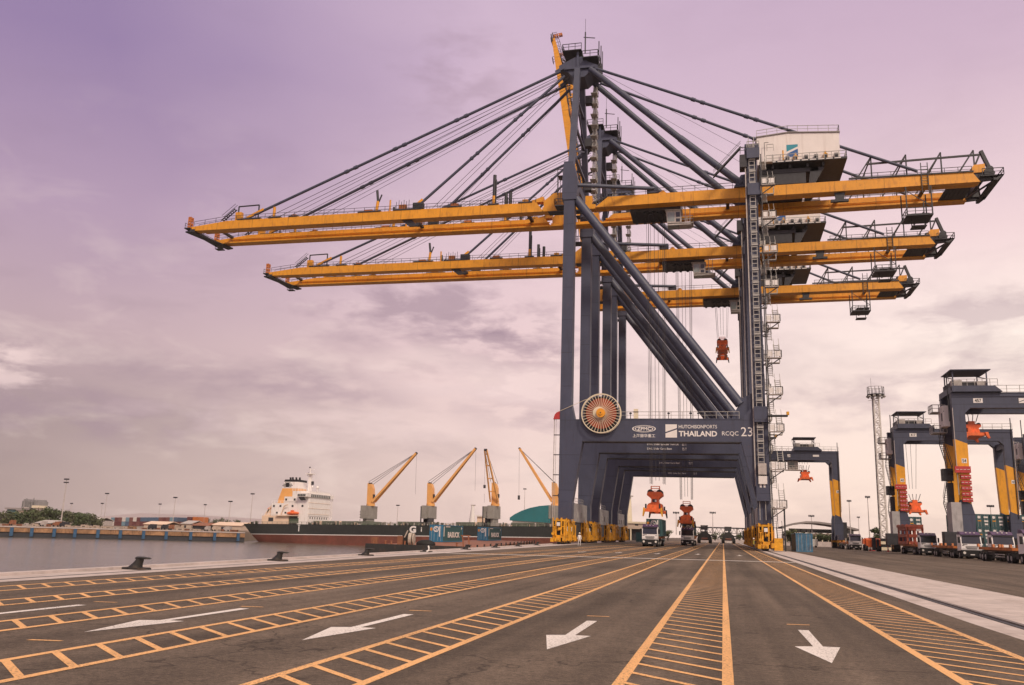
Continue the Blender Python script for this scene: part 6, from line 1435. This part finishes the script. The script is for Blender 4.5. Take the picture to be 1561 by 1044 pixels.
# terminal seen under the cranes
O = onz(941, 831); YB = 300
t = building('port_office', 'beige flat roofed port office seen under the cranes left of the trucks', 'building', [('wall', 944, 992, 797, 805.5, (0, 14), TAN), ('lower_wall', 946, 992, 806, 829, (1.5, 14), DARK), ('parapet', 943, 993, 795.8, 797.2, (-.4, 14.4), CREAM), ('column', 960.5, 962.5, 805.5, 829, (0, .6), CREAM), ('column', 976, 977.5, 805.5, 829, (0, .6), CREAM), ('loading_step', 938, 966, 826.5, 829.5, (-3, 1), CONC), ('window', 950, 953, 799, 801, (-.06, 0), GLASS), ('window', 968, 973, 799, 801, (-.06, 0), GLASS)], YB)
O = at(957, 800, 420); c = at(960, 757, 420); t = thing('signal_tower', 'pale round harbour signal tower rising behind the port office', 'tower', tuple(O))
h = c.z - O.z; MB().use(CREAM).tube((0, 0, 0), (0, 0, h), 2.2, 18, 1.5).build('shaft', t); MB().use(PALE).tube((0, 0, h), (0, 0, h + .5), 2.6, 18).ball((0, 0, h + 1.3), .9).tube((.3, 0, h + 1), (.3, 0, h + 4), .12, 6).build('lantern', t)
a = at(1050, 803.5, 372); c = at(1142, 803.5, 372); t = thing('cable_gantry', 'thin long steel canopy on slender columns crossing the far end of the quay', 'canopy', (a.x, 372, 0))
L = c.x - a.x; h = (a.z + c.z) / 2; b = MB().use(DARK).box(0, L, -.4, .4, h - .5, h); b.box(0, L, -.2, .2, h - 2.4, h - 2.2)
n = 14
for i in range(n): b.beam((L * i / n, 0, h - 2.3), (L * (i + .5) / n, 0, h - .4), .14); b.beam((L * (i + .5) / n, 0, h - .4), (L * (i + 1) / n, 0, h - 2.3), .14)
b.build('truss', t); b = MB().use(PALE)
for i in range(0, 6): b.tube((L * i / 5, 0, 0), (L * i / 5, 0, h - .4), .3, 8)
b.use(WHITE).box(L * .36, L * .44, 0, 2, 0, 2.4); b.box(L * .78, L * .98, 1, 3, 0, 2.2); b.build('column', t)
# curved terminal building
Y = 345; b = MB(); t = None
P = [at(px, py, Y) for px, py in ((1192, 805), (1210, 800), (1228, 797.5), (1246, 798), (1268, 801), (1290, 805), (1308, 809.5))]; O = Vector((P[0].x, Y, 0))
t = thing('terminal_building', 'long low terminal with dark curved roof behind the distant gantry', 'building', tuple(O))
b = MB().use(ROOFG); v = [(p.x - O.x, yy, p.z - O.z + dz) for yy in (-3, 22) for dz in (0, .7) for p in P]; n = len(P)
for base in ((0, n), (2 * n, 3 * n), (0, 2 * n), (n, 3 * n)): pass
b.add(v, [(i, i + 1, n + i + 1, n + i) for i in range(n - 1)] + [(2 * n + i, 2 * n + i + 1, 3 * n + i + 1, 3 * n + i) for i in range(n - 1)] + [(i, i + 1, 2 * n + i + 1, 2 * n + i) for i in range(n - 1)] + [(n + i, n + i + 1, 3 * n + i + 1, 3 * n + i) for i in range(n - 1)])
b.build('roof', t)
L = P[-1].x - O.x; zt = P[-1].z - 1
b = MB().use(TAN).box(1, L - 1, 3, 20, 0, zt - .6); b.use(CREAM).box(1, L - 1, 1.5, 3, 3.6, 4.4)
for i in range(12): b.box(1.5 + i * (L - 4) / 11, 2.1 + i * (L - 4) / 11, 1.2, 1.8, 0, zt)
b.use(GLASS)
for i in range(11): b.box(2.6 + i * (L - 4) / 11, 4.9 + i * (L - 4) / 11, 2.94, 3.0, 4.6, 6.0); b.box(2.6 + i * (L - 4) / 11, 4.9 + i * (L - 4) / 11, 2.94, 3.0, .8, 3.0)
b.build('wall', t)
a = at(1120, 822, 300)
o = MB().use(CONC).box(0, 46, 0, .3, 0, 1.5).build('boundary_wall'); o.location = (13, 292, 0); tag(o, 'low pale boundary wall behind the blue container and van', 'wall')
o = MB().use(CONC).box(0, 60, 0, .4, 0, 1.4).build('boundary_wall'); o.location = (-14, 350, 0); tag(o, 'low pale wall closing the far end of the quay behind the handlers', 'wall')
# striped post, cones
t = thing('striped_post', 'black and white striped post beside the far landside bogies', 'post', (6.9, 246, 0))
b = MB()
for k in range(6): b.use(WHITE if k % 2 else BLACK).box(-.22, .22, -.22, .22, k * .42, k * .42 + .42)
b.build('post', t)
c0 = None
for i, (px, py) in enumerate(((1354, 841), (1331.5, 839.5), (1327, 840))):
    p = onz(px, py); b = MB().use(REDD).lathe([(.2, 0), (.2, .05), (.13, .1), (.1, .32)], n=12).use(WHITE).lathe([(.105, .3), (.08, .5)], n=12).use(REDD).lathe([(.08, .48), (.03, .75), (.0, .76)], n=12).box(-.25, .25, -.25, .25, 0, .05)
    o = b.build('traffic_cone'); o.location = (p.x, p.y, 0); o.scale = (1.4, 1.4, 1.5); tag(o, ('traffic cone right of the lattice light mast base', 'traffic cone nearest the orange forklift wheel', 'leftmost traffic cone in front of the orange forklift')[i], 'traffic cone')
# ---------------------------------------------------------------- people
def person(label, x, y, shirt, trousers, helmet, rz=0, vest=None):
    t = thing('person', label, 'person', (x, y, 0), rz)
    J = [(0, 0, .95), (0, .01, 1.2), (0, 0, 1.42), (0, -.01, 1.53), (0, -.02, 1.62), (.1, 0, .9), (.12, -.04, .5), (.11, .02, .09), (.11, -.12, .05), (-.1, 0, .9), (-.13, .06, .5), (-.14, .14, .09), (-.14, 0, .05), (.19, 0, 1.4), (.26, .02, 1.13), (.25, -.1, .9), (-.19, 0, 1.4), (-.26, .03, 1.12), (-.24, -.06, .88), (0, -.02, 1.72), (.25, -.14, .8), (-.24, -.1, .78)]
    E = [(0, 1), (1, 2), (2, 3), (3, 4), (4, 19), (0, 5), (5, 6), (6, 7), (7, 8), (0, 9), (9, 10), (10, 11), (11, 12), (2, 13), (13, 14), (14, 15), (2, 16), (16, 17), (17, 18), (15, 20), (18, 21)]
    rad = {0: .15, 1: .15, 2: .14, 3: .06, 4: .1, 5: .1, 6: .07, 7: .05, 8: .05, 9: .1, 10: .07, 11: .05, 12: .05, 13: .075, 14: .055, 15: .042, 16: .075, 17: .055, 18: .042, 19: .09, 20: .04, 21: .04}
    me = bpy.data.meshes.new('body'); me.from_pydata(J, E, []); o = bpy.data.objects.new('body', me); COL.objects.link(o); o.parent = t
    m = o.modifiers.new('skin', 'SKIN'); me.skin_vertices[0].data[0].use_root = True
    for i, v in enumerate(me.skin_vertices[0].data): v.radius = (rad[i], rad[i] * .8)
    s = o.modifiers.new('sub', 'SUBSURF'); s.levels = 2; s.render_levels = 2
    C.view_layer.update(); nm = bpy.data.meshes.new_from_object(o.evaluated_get(C.evaluated_depsgraph_get())); o.modifiers.clear(); o.data = nm
    sk = mat('skin', (.38, .2, .13), .6, .1)
    for mt in (trousers, shirt, sk, BLACK, vest or shirt): nm.materials.append(mt)
    for p in nm.polygons:
        c = p.center
        p.material_index = 3 if c.z < .1 else 0 if c.z < .92 and abs(c.x) < .2 else 2 if c.z > 1.49 or (abs(c.x) > .2 and c.z < .95) else 4 if abs(c.x) < .2 and vest else 1
        p.use_smooth = True
    MB().use(helmet).lathe([(.135, 1.7), (.13, 1.71), (.118, 1.76), (.08, 1.83), (.0, 1.86)], (0, -.02, 0), 14).box(-.09, .09, -.2, -.12, 1.695, 1.715).build('helmet', t)
    return t
person('person in white work clothes walking past the yellow bogies at the waterside legs', -19.0, 119.5, WHITE, WHITE, CREAM, R(30))
person('person in dark clothes and yellow vest standing by the landside bogies', 4.3, 133.2, mat('dark_work_shirt', (.03, .035, .05), .8), mat('dark_trousers', (.025, .025, .035), .8), WHITE, R(-60), mat('hi_vis_yellow', (.7, .65, .1), .7))
# ---------------------------------------------------------------- hazy harbour air: one even box round everything below the sky
hm = bpy.data.materials.new('harbour_haze'); hm.use_nodes = True; nt = hm.node_tree; nt.nodes.clear()
vo = nt.nodes.new('ShaderNodeVolumePrincipled'); ou = nt.nodes.new('ShaderNodeOutputMaterial'); nt.links.new(vo.outputs[0], ou.inputs['Volume'])
vo.inputs['Color'].default_value = (.93, .86, .84, 1); vo.inputs['Density'].default_value = .00008; vo.inputs['Anisotropy'].default_value = .2
hz = MB(); hz.mats = [hm]; hz.box(-2500, 2300, -400, 2600, -10, 150); tag(hz.build('haze'), kind='stuff')
